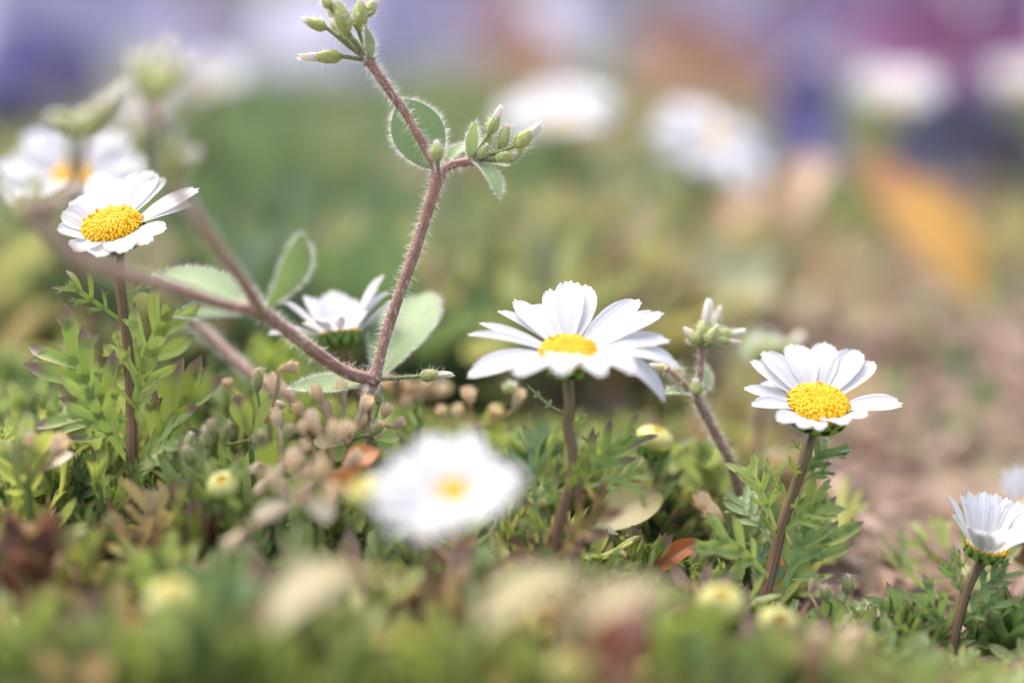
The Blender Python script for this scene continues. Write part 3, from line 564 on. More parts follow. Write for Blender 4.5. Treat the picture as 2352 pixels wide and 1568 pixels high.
# ---------------------------------------------------------------- daisy buds
def daisy_bud(label, px, py, d, rpx, n, opened=.2):
    c = P(px, py, d); k = .6 / 2352 * d; r = rpx * k; n = nz(n)
    root = thing('daisy_bud', label, 'flower bud', to_ground(c, .001, .002), 'unopened daisy buds')
    b = MB(); involucre(b, c, n, r, r * .95); b.build('bracts', M['bract'], root)
    e1 = nz(np.cross(n, [0, 1, .3])); e2 = np.cross(n, e1); t = MB()
    for j in range(15):
        th = 2 * np.pi * j / 15; d_ = math.cos(th) * e1 + math.sin(th) * e2
        blade(t, bez(c + d_ * r * .95 - n * r * .1, c + d_ * r * 1.0 + n * r * .45, c + d_ * r * (.12 + opened) + n * r * .80, 8), lambda t: r * .25 * np.interp(t, [0, .5, .8, 1], [.8, 1, .8, .2]), d_, 5, -.1, 0, rng.uniform(0, 1))
    t.build('ray_florets', M['budtop'], root)
    dd = MB(); dome(dd, c + n * r * .05, n, r * .7, r * .55, 90); dd.build('flower_disc', M['disc'], root)
    s = MB(); tube(s, spline([np.array(root.location), (np.array(root.location) + c) / 2 + W3(.0007, 0, 0), c - n * r * .8], 14), .0007, 10, ridge=.07); s.build('stem', M['gstem'], root)
daisy_bud('pale yellow green daisy bud beside the middle daisy stem', 1502, 1015, .252, 42, (.25, -.15, .95))
daisy_bud('small yellow daisy bud low among green leaves, below the dried seed husks', 515, 1118, .222, 36, (-.1, -.5, .8))
daisy_bud('softly blurred yellow bud below the leaves of the broad petalled daisy', 1655, 1392, .205, 52, (.0, -.3, .9))
daisy_bud('blurred yellow bud with a flat top next to the tan husks in front', 1785, 1440, .212, 46, (.1, -.5, .9))
daisy_bud('strongly blurred yellow bud in the foreground, nearest the dark stem base', 395, 1385, .19, 56, (.0, -.3, .9))
daisy_bud('yellow bud half hidden behind the blurred white foreground daisy', 845, 1135, .20, 44, (-.4, -.3, .8))
daisy_bud('strongly blurred yellow bud at the lower edge under the red leaf', 1300, 1545, .178, 44, (.0, -.3, .9))
daisy_bud('blurred yellow bud beside the grey green leaf of the middle daisy', 1240, 1150, .25, 26, (.0, -.4, .9))

# ---------------------------------------------------------------- small chickweed sprigs with dry husks
GS = 'small chickweed sprigs with husks'
def sprig(label, bx, by, d, caps, leaves, group=GS):
    base = to_ground(P(bx, by, d), 0, .001); root = thing('seeding_chickweed', label, 'weed', base, group)
    top = P(bx, by, d); s = MB(); tube(s, spline([base, (base + top) / 2 + rng.normal(0, .001, 3), top], 12), .0004, 8); s.build('stem', M['gstem'], root)
    k = .6 / 2352 * d
    for (cx, cy, tx, ty, rp, kind) in caps:
        dd = rng.uniform(-.004, .004); a = P(cx, cy, d + dd); t = P(tx, ty, d + dd * 1.2)
        ss = MB(); tube(ss, bez(top, (top + a) / 2 + rng.normal(0, .0006, 3), a, 8), .00022, 6); ss.build('stalk', M['dry' if kind == 'dry' else 'gstem'], root)
        bud(root, a, t, rp * k * .72, .15, kind != 'dry', 'dry' if kind == 'dry' else ('drygreen' if kind == 'pale' else 'sepal'), rng.uniform(.3, .9), 'seed_husk', .95 if kind == 'dry' else .25, .000014)
    for (lx, ly, wp, kind, nt_) in leaves:
        L = MB(); tip = P(lx, ly, d + rng.uniform(-.003, .003)); oval(L, top, tip, nz(-fwd * .8 + upv * .4 + rgt * rng.uniform(-.4, .4)), wp * k, .66, rng.uniform(-.05, .1), .2, rng.uniform(.4, .95), 0, 14, 7, nt_)
        L.build('leaf', M[kind], root)
sprig('chickweed sprig with pale bell husks and a heart shaped leaf', 575, 1010, .233,
      [(590, 900, 596, 842, 17, 'pale'), (640, 850, 688, 838, 18, 'dry'), (628, 920, 632, 850, 20, 'dry'), (525, 890, 520, 868, 16, 'dry'), (512, 1020, 528, 962, 16, 'pale'), (588, 1035, 600, 985, 17, 'pale'), (655, 930, 632, 930, 14, 'dry')],
      [(545, 905, 26, 'leafp', .12), (625, 905, 16, 'leaf', 0), (560, 930, 14, 'leaf', 0), (620, 1000, 30, 'leafp', 0)])
sprig('low chickweed sprig with green buds, left of the bell shaped husks', 470, 1070, .231,
      [(480, 1030, 470, 975, 18, 'pale'), (455, 1060, 430, 995, 20, 'pale'), (440, 1070, 425, 1020, 18, 'pale'), (490, 1000, 482, 960, 16, 'pale'), (430, 1030, 440, 990, 14, 'hairy')], [(420, 1100, 22, 'leaf', 0), (500, 1110, 20, 'leaf', 0), (445, 1120, 22, 'leaf', 0)])
sprig('chickweed sprig crowded with tan dry husks, left of the blurred white daisy', 740, 1100, .222,
      [(735, 1000, 705, 940, 22, 'dry'), (700, 1060, 660, 1035, 24, 'dry'), (780, 1010, 810, 965, 20, 'dry'), (760, 1020, 770, 960, 18, 'dry'), (720, 1110, 690, 1140, 22, 'dry'), (790, 1080, 830, 1030, 20, 'dry'), (650, 1060, 640, 1095, 18, 'dry'), (700, 1000, 690, 965, 18, 'dry')], [(830, 1110, 30, 'orange', 0), (760, 1160, 24, 'dry', 0), (650, 1130, 22, 'leafp', 0)])
sprig('blurred chickweed sprig of peach coloured husks between the leaf and the foreground daisy', 690, 1150, .205,
      [(680, 1080, 665, 1040, 26, 'dry'), (720, 1100, 745, 1050, 24, 'dry'), (560, 1220, 520, 1265, 24, 'dry'), (640, 1110, 610, 1080, 24, 'dry'), (740, 1140, 775, 1120, 26, 'dry')], [(580, 1190, 24, 'dry', 0), (770, 1180, 30, 'dry', 0)])
sprig('chickweed sprig of small pale husks under the front petals of the middle daisy', 1100, 980, .258,
      [(1080, 930, 1075, 885, 22, 'dry'), (1130, 960, 1140, 930, 18, 'dry'), (1060, 960, 1045, 925, 18, 'dry'), (1165, 905, 1180, 875, 22, 'hairy'), (1020, 960, 1010, 930, 18, 'dry'), (1180, 940, 1200, 890, 17, 'dry')], [(1160, 930, 20, 'leaf', .1), (1130, 1010, 18, 'leaf', 0), (1180, 985, 16, 'leafp', 0)])
sprig('two toothed seed cups on thin stalks over bare soil', 1890, 1440, .234,
      [(1898, 1380, 1893, 1340, 21, 'pale'), (1945, 1365, 1951, 1315, 21, 'pale'), (1858, 1365, 1866, 1325, 8, 'dry')], [(1935, 1380, 38, 'leaf', 0), (1850, 1410, 34, 'leaf', 0)])
sprig('cluster of dry husks behind the red rusty leaf', 1610, 1340, .246,
      [(1600, 1300, 1590, 1262, 16, 'dry'), (1630, 1290, 1640, 1240, 15, 'pale'), (1690, 1300, 1680, 1250, 14, 'dry'), (1660, 1200, 1620, 1160, 24, 'dry'), (1640, 1190, 1600, 1130, 26, 'dry'), (1650, 1320, 1690, 1290, 14, 'pale')], [(1580, 1330, 24, 'leafp', 0), (1690, 1340, 30, 'dry', 0)])
sprig('blurred tan husk cluster in the foreground, before the bare soil', 1880, 1530, .195,
      [(1900, 1500, 1985, 1440, 30, 'dry'), (1870, 1500, 1880, 1440, 28, 'dry'), (1930, 1520, 1960, 1490, 26, 'dry'), (1850, 1510, 1820, 1490, 26, 'dry')], [(1940, 1555, 46, 'tanleaf', 0), (1840, 1560, 40, 'tanleaf', 0), (1960, 1470, 36, 'tanleaf', 0)])
sprig('dry brown husks at the left edge among purple leaf tips', 60, 1100, .228,
      [(80, 1040, 60, 990, 26, 'dry'), (120, 1050, 150, 1000, 26, 'dry'), (30, 1080, 10, 1010, 26, 'dry'), (100, 1080, 110, 1030, 22, 'dry')], [(60, 1180, 40, 'leafp', 0), (170, 1040, 20, 'dry', 0)])
sprig('small dry husks in the gap behind the leafy stem of the tilted daisy', 930, 930, .27,
      [(900, 900, 880, 860, 22, 'dry'), (960, 900, 990, 870, 20, 'dry'), (1000, 910, 1030, 880, 20, 'dry'), (930, 905, 940, 870, 18, 'dry'), (850, 920, 830, 890, 18, 'dry')], [(860, 955, 22, 'leaf', 0), (960, 960, 22, 'leaf', 0), (900, 970, 20, 'leaf', .1)])
sprig('blurred straw coloured buds low behind the stem of the broad petalled daisy', 1750, 1130, .275,
      [(1760, 1090, 1795, 1035, 30, 'dry'), (1690, 1130, 1640, 1105, 28, 'pale'), (1730, 1110, 1700, 1080, 22, 'pale')], [(1690, 1150, 40, 'leaf', 0)])

sprig('chickweed sprig with upright straw husks behind the tan crowded sprig', 800, 1020, .236,
      [(790, 930, 780, 870, 20, 'dry'), (830, 950, 850, 905, 20, 'dry'), (760, 960, 735, 915, 20, 'dry'), (815, 990, 835, 950, 20, 'dry'), (740, 930, 720, 880, 18, 'dry'), (850, 1000, 880, 965, 18, 'pale'), (700, 960, 675, 920, 18, 'dry')], [(840, 1050, 26, 'leafp', 0), (760, 1050, 24, 'leaf', 0), (720, 1010, 22, 'tanleaf', 0)])
sprig('drooping chickweed sprig with faded husks under the bell shaped ones', 640, 1090, .228,
      [(640, 980, 630, 935, 18, 'dry'), (600, 1060, 580, 1090, 20, 'dry'), (680, 1050, 705, 1010, 20, 'dry'), (660, 1010, 665, 970, 17, 'pale'), (610, 1100, 590, 1140, 18, 'dry'), (690, 1090, 720, 1080, 18, 'dry')], [(600, 1010, 24, 'leafp', .1), (690, 1010, 22, 'leaf', 0), (650, 1140, 26, 'tanleaf', 0)])
sprig('beige husk sprig beside the orange curled leaf', 860, 1010, .24,
      [(880, 960, 895, 925, 17, 'dry'), (840, 975, 825, 940, 17, 'dry'), (900, 985, 930, 960, 17, 'dry'), (870, 930, 865, 900, 15, 'pale')], [(900, 1030, 22, 'leaf', 0), (920, 1000, 18, 'leaf', .1)])

# ---------------------------------------------------------------- fallen leaves
GL = 'withered leaves'
def dry_leaf(label, bx, by, tx, ty, d, W, m, dd=0.0, nrm=None, r=.5, sag=.15, cup=.3, pk=.5):
    b = P(bx, by, d); t = P(tx, ty, d + dd); root_loc = b; L = MB()
    oval(L, b, t, nrm if nrm is not None else nz(-fwd * .7 + upv * .7), W * .6 / 2352 * d, pk, sag, cup, r, 0, 20, 9)
    o = L.build('withered_leaf', M[m], None, root_loc); tag(o, label, 'leaf', GL); return o
dry_leaf('large amber leaf leaning over the bare soil, blurred, behind everything on the right', 2255, 705, 1965, 355, .45, 104, 'amber', .015, nz(-fwd + rgt * .5 + upv * .5), .5, .05, .2)
dry_leaf('small orange brown curled leaf beside the blurred white daisy', 790, 1100, 868, 1030, .226, 34, 'orange', .003, None, .3)
dry_leaf('yellowing flat leaf with an orange tip behind the red flushed leaf', 1370, 1220, 1520, 1130, .245, 58, 'tanleaf', .006, None, .2, .05)
dry_leaf('rusty orange curled leaf under the purple tipped shoot', 1490, 1330, 1615, 1243, .236, 26, 'orange', .003, None, -.05, .12, .6)
dry_leaf('blurred dark red leaf standing in the near foreground', 1405, 1590, 1440, 1385, .168, 66, 'rust', .01, None, .5)
dry_leaf('blurred pale tan leaf lying in the foreground under the white foreground daisy', 620, 1450, 880, 1340, .170, 86, 'tanleaf', .02, nz(upv - fwd * .35), .8)
dry_leaf('wide blurred straw leaf in front of the middle daisy stem base', 1100, 1450, 1400, 1360, .168, 82, 'tanleaf', .015, nz(upv - fwd * .35), .5)
dry_leaf('blurred straw leaf across the lower middle, right of the wide straw leaf', 1330, 1440, 1600, 1390, .168, 62, 'tanleaf', .012, nz(upv - fwd * .35), .6)
dry_leaf('blurred peach coloured leaf standing between the dry ground and the orange leaf', 1780, 560, 1880, 360, .43, 56, 'peachleaf', .02, None, .4)
dry_leaf('pale peach leaf far back near the violet pansy', 1660, 540, 1750, 430, .44, 50, 'peachleaf', .02, None, .2)

# ---------------------------------------------------------------- leafy daisy shoots without flowers
GB = 'leafy daisy shoots without flowers'
def shoot(label, px, py, d, hpx, lw, k, mname='leaf', rlo=.2, rhi=.8, spread=1.0, group=GB, lean=0.0):
    top = P(px, py, d); base = to_ground(top, rng.uniform(-.001, .001), .001); root = thing('daisy_shoot', label, 'leafy shoot', base, group)
    kk = .6 / 2352 * d; L = hpx * kk
    b0 = top - np.array([0, 0, L * .75]); b0[2] = max(b0[2], base[2] + .001)
    s = MB(); tube(s, spline([base, b0 * .5 + base * .5, b0, b0 * .4 + top * .6], 14), [.0009, .0008, .0006, .0004], 10, ridge=.06); s.build('stem', M['gstem' if mname == 'leaf' else 'stem'], root)
    for j in range(k):
        th = 2.4 * j + rng.uniform(-.3, .3); f = j / max(1, k - 1); el = R(25 + 55 * f) ; ln = L * (1.05 - .3 * f) * rng.uniform(.8, 1.1)
        d_ = np.array([math.cos(th) * math.cos(el) * spread + lean, math.sin(th) * math.cos(el) * spread, math.sin(el)]); st = base + (b0 - base) * (.3 + .7 * f) if np.linalg.norm(b0 - base) > .003 else b0
        up = nz(np.array([-math.cos(th) * math.sin(el), -math.sin(th) * math.sin(el), math.cos(el)]) + .35 * (-fwd))
        lf = MB(); pinnate(lf, st, st + nz(d_) * ln, up, lw * kk, rng.integers(3, 5), -.08 - .1 * rng.random(), rng.uniform(rlo, rhi), full=rng.uniform(.85, 1.3)); lf.build('leaf', M[mname], root)
SH = [
 ('purple tipped shoot with a broad lobed leaf, right of the middle daisy stem', 1470, 1250, .235, 130, 78, 5, 'leafp', .1, .6),
 ('red tinged shoot under the middle daisy, against its stem foot', 1330, 1330, .23, 90, 60, 5, 'leafp', .4, .9),
 ('bright green shoot at the lower right, below the half closed daisy', 2060, 1440, .236, 120, 76, 6, 'leaf', .2, .6),
 ('deep green shoot in the lower right corner', 2300, 1480, .236, 100, 80, 7, 'leaf', .1, .5),
 ('green shoot left of the half closed daisy stem foot', 2120, 1500, .236, 80, 70, 7, 'leaf', .1, .5),
 ('green shoot between the broad petalled daisy and the half closed one', 1960, 1500, .236, 90, 60, 5, 'leaf', .3, .8),
 ('fresh green lobed shoot at the left edge, below the purple tips', 150, 1090, .238, 130, 90, 7, 'leaf', .1, .6),
 ('bright yellow green shoot left of the tall stem foot', 225, 1080, .232, 110, 80, 5, 'leaf', .7, 1.0),
 ('dark green shoot hidden low under the tilted daisy', 330, 1200, .24, 110, 86, 8, 'leaf', .0, .35),
 ('purple and green broad shoot, right of the dark low shoot', 420, 1150, .222, 140, 90, 5, 'leafp', .3, .95),
 ('plum coloured shoot behind the small yellow bud', 500, 1200, .225, 100, 80, 5, 'redleaf', .7, 1.0),
 ('blurred purple bronze shoot at the left edge near the front', 70, 1230, .208, 150, 100, 7, 'redleaf', .5, 1.0),
 ('second purple bronze shoot, beside the dark stem hollow', 190, 1240, .208, 150, 96, 6, 'leafp', .5, 1.0),
 ('dark green shoot right of the foreground daisy, behind it', 1160, 1240, .242, 90, 70, 8, 'leaf', .0, .4),
 ('green shoot under the blurred foreground daisy', 950, 1330, .222, 90, 80, 7, 'leaf', .1, .6),
 ('green shoot low in the middle, below the foreground daisy stem', 1060, 1360, .225, 90, 80, 7, 'leaf', .0, .5),
 ('fresh green shoot right behind the middle daisy stem', 1370, 1010, .256, 120, 80, 6, 'leaf', .5, .9),
 ('green shoot by the pale yellow bud', 1480, 1120, .262, 110, 80, 7, 'leaf', .2, .7),
 ('low green shoot in front of the chickweed between the daisies', 1640, 1180, .262, 130, 90, 7, 'leaf', .4, .8),
 ('blurred bright shoot behind the leaves of the tall left stem', 540, 960, .262, 140, 90, 6, 'leaf', .3, .7),
 ('grey green shoot behind the bell husks', 480, 880, .262, 120, 90, 5, 'hleaf', .2, .8),
 ('green shoot behind the horizontal downy leaf', 690, 930, .255, 110, 80, 6, 'leaf', .3, .8),
 ('green shoot right of the downy stem fork', 960, 950, .252, 80, 60, 6, 'leaf', .3, .7),
 ('dark blurred shoot behind the tilted daisy stem', 60, 860, .30, 150, 100, 8, 'leaf', .0, .3),
 ('green shoot behind the fork of reddish stems', 640, 800, .285, 150, 100, 7, 'leaf', .3, .8),
 ('green shoot in front of the rusty curled leaf', 1560, 1390, .222, 90, 70, 6, 'leaf', .2, .7),
]
for a in SH: shoot(*a)
FG = [  # near, out of focus
 ('blurred pale green shoot in the left foreground corner', 60, 1420, 0.184, 220, 130, 6, 'leaf', .2, .7),
 ('blurred yellow green shoot in the left foreground, by the dark hollow', 370, 1450, 0.182, 200, 130, 6, 'leaf', .5, 1.0),
 ('blurred grey green shoot in the foreground, left of the wide tan leaf', 500, 1340, 0.188, 200, 120, 6, 'hleaf', .2, .8),
 ('blurred upright pale shoot left of the foreground daisy', 700, 1230, 0.194, 190, 90, 5, 'hleaf', .2, .9),
 ('blurred green shoot at the lower edge under the tan leaf', 640, 1480, 0.180, 180, 130, 6, 'leaf', .3, .9),
 ('blurred bright shoot at the lower edge, left of the red leaf', 980, 1480, 0.180, 200, 130, 7, 'leaf', .4, 1.0),
 ('blurred olive shoot at the lower edge beside the red leaf', 1200, 1500, 0.182, 150, 120, 6, 'leaf', .5, 1.0),
 ('blurred fresh shoot right of the red leaf', 1580, 1440, 0.189, 190, 120, 7, 'leaf', .4, .9),
 ('blurred fresh shoot at the lower edge before the flat topped bud', 1720, 1500, 0.190, 150, 110, 7, 'leaf', .3, .8),
 ('blurred green shoot at the bottom beneath the leaning broad petalled daisy', 1850, 1560, 0.195, 120, 100, 6, 'leaf', .2, .7),
 ('blurred grey green shoot in front of the middle stem foot', 1110, 1270, 0.200, 130, 80, 5, 'hleaf', .2, .8),
 ('blurred dark shoot at the bottom left edge', 120, 1590, 0.180, 170, 130, 6, 'leaf', .0, .4),
 ('blurred olive shoot at the bottom, left of the bright one', 820, 1540, 0.181, 150, 120, 6, 'leaf', .2, .6),
]
for a in FG: shoot(*a, group='blurred leafy shoots in the foreground')
dk = thing('woody_stem', 'dark brown bare stem standing in a shaded hollow, lower left', 'stem', to_ground(P(200, 1480, .215), 0, .002))
s = MB(); p_ = pix([(205, 1490, .214), (200, 1400, .215), (205, 1300, .216)]); tube(s, spline([np.array(dk.location)] + p_ + [P(180, 1220, .214)], 24), [.0016, .0015, .0014, .001], 12, ridge=.08); s.build('stalk', M['stem'], dk)
s = MB(); tube(s, spline([p_[2], P(235, 1250, .214), P(250, 1190, .212)], 12), [.0009, .0007, .0005], 10); s.build('twig', M['stem'], dk)

# ---------------------------------------------------------------- masses of small leaves
def template(fn):
    b = MB(); fn(b); a = b.arrays(); F4 = [f for f in a['F'] if f.shape[1] == 4]; a['F4'] = np.concatenate(F4); return a
def scatter(mb, tpl, pos, az, el, roll, scl, rr):
    k = len(pos)
    if k == 0: return
    ca, sa, ce, se = np.cos(az), np.sin(az), np.cos(el), np.sin(el)
    Y_ = np.stack([ca * ce, sa * ce, se], -1); Z0 = np.stack([-ca * se, -sa * se, ce], -1); X0 = np.cross(Y_, Z0)
    cr, sr = np.cos(roll)[:, None], np.sin(roll)[:, None]; X_ = X0 * cr + Z0 * sr; Z_ = -X0 * sr + Z0 * cr
    V = tpl['V']; W_ = (V[None, :, 0, None] * X_[:, None] + V[None, :, 1, None] * Y_[:, None] + V[None, :, 2, None] * Z_[:, None]) * scl[:, None, None] + pos[:, None, :]
    nv = len(V); F = (np.arange(k) * nv)[:, None, None] + tpl['F4'][None]
    mb.add(W_.reshape(-1, 3), F.reshape(-1, 4), np.tile(tpl['U'], k), np.tile(tpl['T'], k), np.repeat(rr, nv) + np.tile(tpl['Q'], k) * .3)
O3 = np.zeros(3)
TP = [template(lambda b, i=i: pinnate(b, O3, W3(0, 1, 0), (0, 0, 1), .36 + .05 * i, 3 + i % 2, -.10 - .05 * i, 0, full=.78 + .07 * i, seg=7, teeth=i % 2 == 0)) for i in range(5)]
def ov(b, w_, sg, pk=.55): oval(b, O3, W3(0, 1, 0), (0, 0, 1), w_, pk, sg, .3, 0, 0, 7, 3)
TO = [template(lambda b, i=i: ov(b, .16 + .05 * i, -.12 + .06 * i, .5 + .05 * i)) for i in range(4)]
def soil_zone(x, d):               # where the bed is bare on the right
    return x > .046 + (d - .30) * .10
cover = MB()
TS = template(lambda b: blade(b, bez(O3, W3(.05, .5, .04), W3(0, 1, 0), 6), lambda t: .035 + 0 * t, (0, 0, 1), 3, .5))
def lim(px, d):                    # the highest level (in the photo) the mat reaches
    if d < .205: return np.interp(px, [0, 300, 900, 1300, 1700, 2352], [1360, 1380, 1395, 1430, 1470, 1575])
    if d < .222: return np.interp(px, [0, 300, 900, 1300, 1700, 2352], [1220, 1240, 1290, 1380, 1450, 1560])
    if d < .25: return np.interp(px, [0, 500, 700, 1250, 1600, 1800, 2352], [970, 950, 1050, 1190, 1280, 1420, 1490])
    return np.interp(px, [0, 500, 700, 1250, 2352], [860, 860, 930, 960, 1000])
NPL = 2600
dd = rng.uniform(.171, .34, NPL); xx = rng.uniform(-.36, .36, NPL) * dd
for x, d in zip(xx, dd):
    y = CAM[1] + d / math.cos(PITCH) * .985
    px = 1176 + x / d * 3920
    if soil_zone(x, d) and d > .245 and rng.random() < .93: continue
    if d > .228 and px > 1830 and rng.random() < .96: continue
    if d < .2 and rng.random() < .35: continue
    if (140 < px < 275 or 840 < px < 930) and d < .222: continue
    k = rng.integers(4, 9); z = gh(x, y)
    h = rng.uniform(.0055, .0135) * (1.0 if d > .2 else 1.3)
    rc = np.random.default_rng((int(x / .013 + 1000) * 73856093 ^ int(y / .013 + 1000) * 19349663) % 4093)
    if rc.random() < .16: continue
    near = d < .205; rr0 = rc.choice([rc.uniform(0, .3), rc.uniform(.25, .5), rc.uniform(.5, .8), rc.uniform(.85, 1)], p=[.30, .28, .28, .14] if near else [.27, .41, .22, .10]) + rng.normal(0, .06)
    if rng.random() < .15: rr0 = rng.uniform(.2, .95)
    th = rng.uniform(0, 6.28) + 2.4 * np.arange(k); el = rng.uniform(.1, 1.25, k); sc_ = h * rng.uniform(.7, 1.3, k)
    H = np.interp(px, [0, 500, 900, 1400, 1900, 2352], [.024, .022, .015, .012, .007, .005]); top = rng.uniform(0, H)
    lift = np.clip(top - np.linspace(0, .008, k), 0, None)
    pos = np.stack([np.full(k, x), np.full(k, y), z + lift], -1)
    tips = pos + np.stack([np.cos(th) * np.cos(el), np.sin(th) * np.cos(el), np.sin(el)], -1) * sc_[:, None]
    ok = np.array([p[1] > lim(p[0], p[2]) and p[2] > .13 for p in map(proj, tips)])
    if ok.sum() < 2: continue
    tp = TP[rng.integers(0, 5)]
    scatter(cover, tp, pos[ok], th[ok], el[ok], rng.normal(0, .3, ok.sum()), sc_[ok], np.clip(rr0 + rng.normal(0, .06, ok.sum()), 0, 1))
    if lift[ok].max() > .003: scatter(cover, TS, np.array([[x, y, z - .001]]), np.array([rng.uniform(0, 6)]), np.array([1.5]), np.zeros(1), np.array([lift[ok].max() + .001]), np.array([rng.uniform(.5, .95)]))
o = cover.build('ground_cover', M['cover']); tag(o, 'dense low mat of lobed green leaves covering the soil between the flowers', 'ground cover', None, 'stuff')

under = MB(); NB = 5200
dd = np.sqrt(rng.uniform(.32 ** 2, 1.15 ** 2, NB)); xx = rng.uniform(-.40, .40, NB) * dd
for x, d in zip(xx, dd):
    y = CAM[1] + d; px = 1176 + x / d * 3920; z = gh(x, y) * max(0, min(1, 2 - d))
    if soil_zone(x, d) and d < .66 and rng.random() < (.88 if d < .37 else .60): continue
    if px > 1350 + 300 * rng.random() and d < .55 and rng.random() < .72: continue
    k = rng.integers(5, 9); h = rng.uniform(.012, .030) * (1 - .25 * (d > .7))
    f = np.clip((px - 700) / 1100, 0, 1)
    pr = np.array([.46 - .36 * f, .36 - .12 * f, .13 + .19 * f, .05 + .29 * f]); pr /= pr.sum()
    if soil_zone(x, d): pr = np.array([.22, .33, .25, .2]); k = 5; h = rng.uniform(.007, .016)
    cs = .05 * d + .012; hq = (int(x / cs + 1000) * 73856093 ^ int(y / cs + 1000) * 19349663) % 1009
    rc = np.random.default_rng(hq); big = rc.uniform(.7, 1.5)
    rr0 = rc.choice([rc.uniform(0, .25), rc.uniform(.2, .5), rc.uniform(.5, .72), rc.uniform(.68, .95)], p=pr) + rng.normal(0, .05); h = min(h * big, .030)
    th = rng.uniform(0, 6.28) + 2.4 * np.arange(k); el = rng.uniform(.2, 1.35, k); sc_ = h * rng.uniform(.7, 1.3, k)
    pos = np.stack([np.full(k, x), np.full(k, y), z + rng.uniform(0, .012, k)], -1)
    scatter(under, TO[rng.integers(0, 4)] if rng.random() < .7 else TP[rng.integers(0, 5)], pos, th, el, rng.normal(0, .4, k), sc_, np.clip(rr0 + rng.normal(0, .05, k), 0, 1))
o = under.build('undergrowth', M['under']); tag(o, 'blurred mass of green and straw coloured plants behind the daisies', 'undergrowth', None, 'stuff')

# bark mulch on the bare soil
ml = MB(); k = 3600; d = rng.uniform(.24, 1.3, k); x = rng.uniform(-.1, .42, k) * d * 1.0
pos = np.stack([x, CAM[1] + d, gh(x, CAM[1] + d) + .0008], -1)
for i in range(k):
    s_ = rng.uniform(.0015, .0055) * (1 + .8 * (d[i] > .4) + 1.0 * (rng.random() < .05)); a = rng.uniform(0, 6.28); ca, sa = math.cos(a), math.sin(a); L_, W_, H_ = s_, s_ * rng.uniform(.35, .8), s_ * rng.uniform(.15, .4)
    v = np.array([[-1, -1, -1], [1, -.8, -1], [1.1, .9, -1], [-.9, 1, -1], [-.7, -.75, 1], [.8, -.6, 1], [.75, .7, 1], [-.65, .8, 1]]) * (1 + rng.normal(0, .15, (8, 3))) * np.array([L_, W_, H_]) * .5
    v = np.stack([v[:, 0] * ca - v[:, 1] * sa, v[:, 0] * sa + v[:, 1] * ca, v[:, 2] + v[:, 0] * rng.uniform(-.4, .4) + H_ * .3], -1) + pos[i]
    ml.add(v, [[3, 2, 1, 0], [4, 5, 6, 7], [0, 1, 5, 4], [1, 2, 6, 5], [2, 3, 7, 6], [3, 0, 4, 7]], 0, 0, rng.uniform(0, 1))
o = ml.build('bark_mulch', M['mulch']); o.data.polygons.foreach_set('use_smooth', np.zeros(len(o.data.polygons), bool)); tag(o, 'pinkish brown bark chips and crumbs strewn over the bare soil', 'mulch', None, 'stuff')

# ---------------------------------------------------------------- pansies far behind
def pansy_mesh(mname):
    b = MB()
    for (a, ln, wd, z, rr) in ((R(62), .46, .30, -.02, .2), (R(118), .46, .30, -.03, .3), (R(8), .42, .27, .0, .6), (R(172), .42, .27, .01, .6), (R(270), .50, .36, .03, .9)):
        tip = W3(math.cos(a) * ln, z, math.sin(a) * ln) + W3(0, -.05, 0)
        blade(b, bez(W3(0, z, 0), tip * .5 + W3(0, -.07, 0), tip, 10), ovalw(wd, .58), (0, -1, 0), 9, .12, 0, rr, edge=lambda u: .06 * u ** 2 + .03 * np.sin(7 * u) ** 2)
    return b.mesh('blossom', M[mname])
PM = {k: pansy_mesh(k) for k in ('violet', 'lavender', 'magenta', 'pink', 'lilac', 'indigo', 'peach', 'cream')}
lm = MB()
for j in range(7):
    a = j * .9; e = W3(math.cos(a) * .6, math.sin(a) * .6, .5 + .2 * (j % 3)); oval(lm, W3(0, 0, .05 * j), e, (-math.cos(a) * .5, -math.sin(a) * .5, 1), .17, .55, -.08, .25, .3 + .05 * j, 0, 8, 5)
LEAFM = lm.mesh('foliage', M['under'])
SM = MB(); tube(SM, spline([W3(0, 0, 0), W3(.02, .02, .5), W3(0, 0, 1)], 10), .02, 8); STEMM = SM.mesh('stem', M['gstem'])
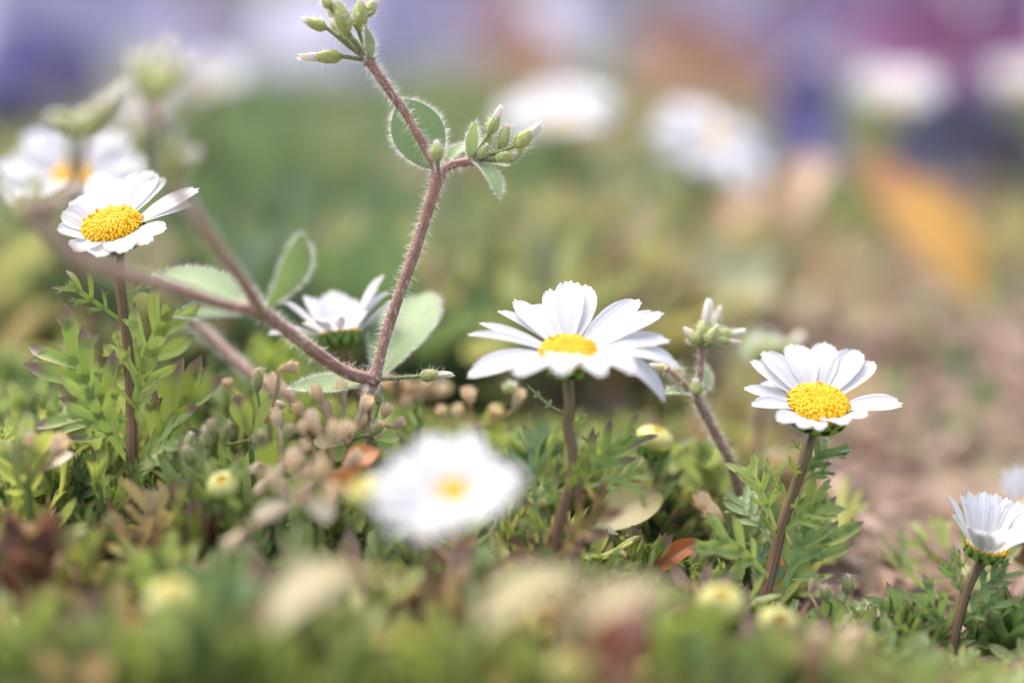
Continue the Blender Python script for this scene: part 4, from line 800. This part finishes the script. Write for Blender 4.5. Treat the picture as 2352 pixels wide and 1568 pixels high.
PN = [('lavender', 50, 20, 1.0, 60), ('violet', 60, 165, .72, 52), ('violet', 140, 190, .70, 46), ('violet', 20, 215, .66, 40), ('lavender', 215, 70, .95, 50), ('lavender', 130, 20, 1.0, 60), ('lavender', 330, 30, 1.05, 60), ('lavender', 250, -20, 1.2, 70), ('indigo', 40, 300, .62, 36), ('lilac', 470, 60, 1.15, 50),
      ('violet', 1850, 315, .58, 32), ('violet', 1845, 225, .66, 34), ('indigo', 2190, 330, .62, 46), ('indigo', 2280, 400, .60, 44), ('indigo', 2110, 345, .66, 30), ('magenta', 2120, 90, .85, 62), ('magenta', 2230, 125, .82, 52), ('magenta', 2030, 110, .9, 50), ('magenta', 2330, 90, .9, 50), ('lilac', 1930, 20, 1.05, 70), ('lilac', 2080, -5, 1.1, 70), ('lilac', 1760, 70, 1.05, 60), ('violet', 2320, 20, 1.1, 60),
      ('pink', 1130, 60, 1.0, 60), ('peach', 1190, 130, .85, 44), ('peach', 1250, 165, .75, 34), ('cream', 1440, 60, 1.1, 60), ('pink', 1560, 60, 1.1, 60), ('peach', 1620, 165, .8, 52), ('peach', 1520, 150, .85, 46), ('peach', 1720, 200, .75, 36), ('lavender', 960, 60, 1.15, 66), ('lavender', 1040, 10, 1.3, 74), ('lavender', 900, -10, 1.3, 70), ('lavender', 860, 100, 1.1, 46), ('lavender', 1380, 0, 1.35, 70), ('lavender', 1640, 0, 1.3, 70), ('cream', 560, 20, 1.25, 60)]
WHERE = {'violet': 'blurred violet blue pansy at the back of the bed', 'lavender': 'blurred pale lavender pansy in the far row', 'magenta': 'blurred magenta pansy above the faint greyish daisy', 'pink': 'blurred pale pink pansy in the far row', 'lilac': 'blurred lilac pansy in the far row', 'indigo': 'blurred dark indigo pansy near the amber leaf or the left edge', 'peach': 'blurred peach brown pansy behind the white background daisies', 'cream': 'blurred off white pansy in the far row'}
for (cname, px, py, d, mm) in PN:
    c = P(px, py, d); bs = to_ground(c, .0, .02); bs[2] = 0
    root = thing('pansy', WHERE[cname], 'pansy', bs, cname + ' pansies'); h = c[2]; s_ = mm / 1000
    for nm, me, loc, scl, rot in (('blossom', PM[cname], (c - bs), (s_,) * 3, (rng.uniform(-.5, .1), rng.uniform(-.3, .3), rng.uniform(-.4, .4))), ('foliage', LEAFM, (0, 0, 0), (h * .8, h * .8, h * .55), (0, 0, rng.uniform(0, 6))), ('stem', STEMM, (0, 0, 0), (.06, .06, 1), (0, 0, 0))):
        o = bpy.data.objects.new(nm, me); C.objects.link(o); o.parent = root; o.location = loc; o.scale = scl; o.rotation_euler = rot
        if nm == 'stem':
            v = Vector(c - bs); o.scale = (.05, .05, v.length); o.rotation_euler = v.to_track_quat('Z', 'Y').to_euler()
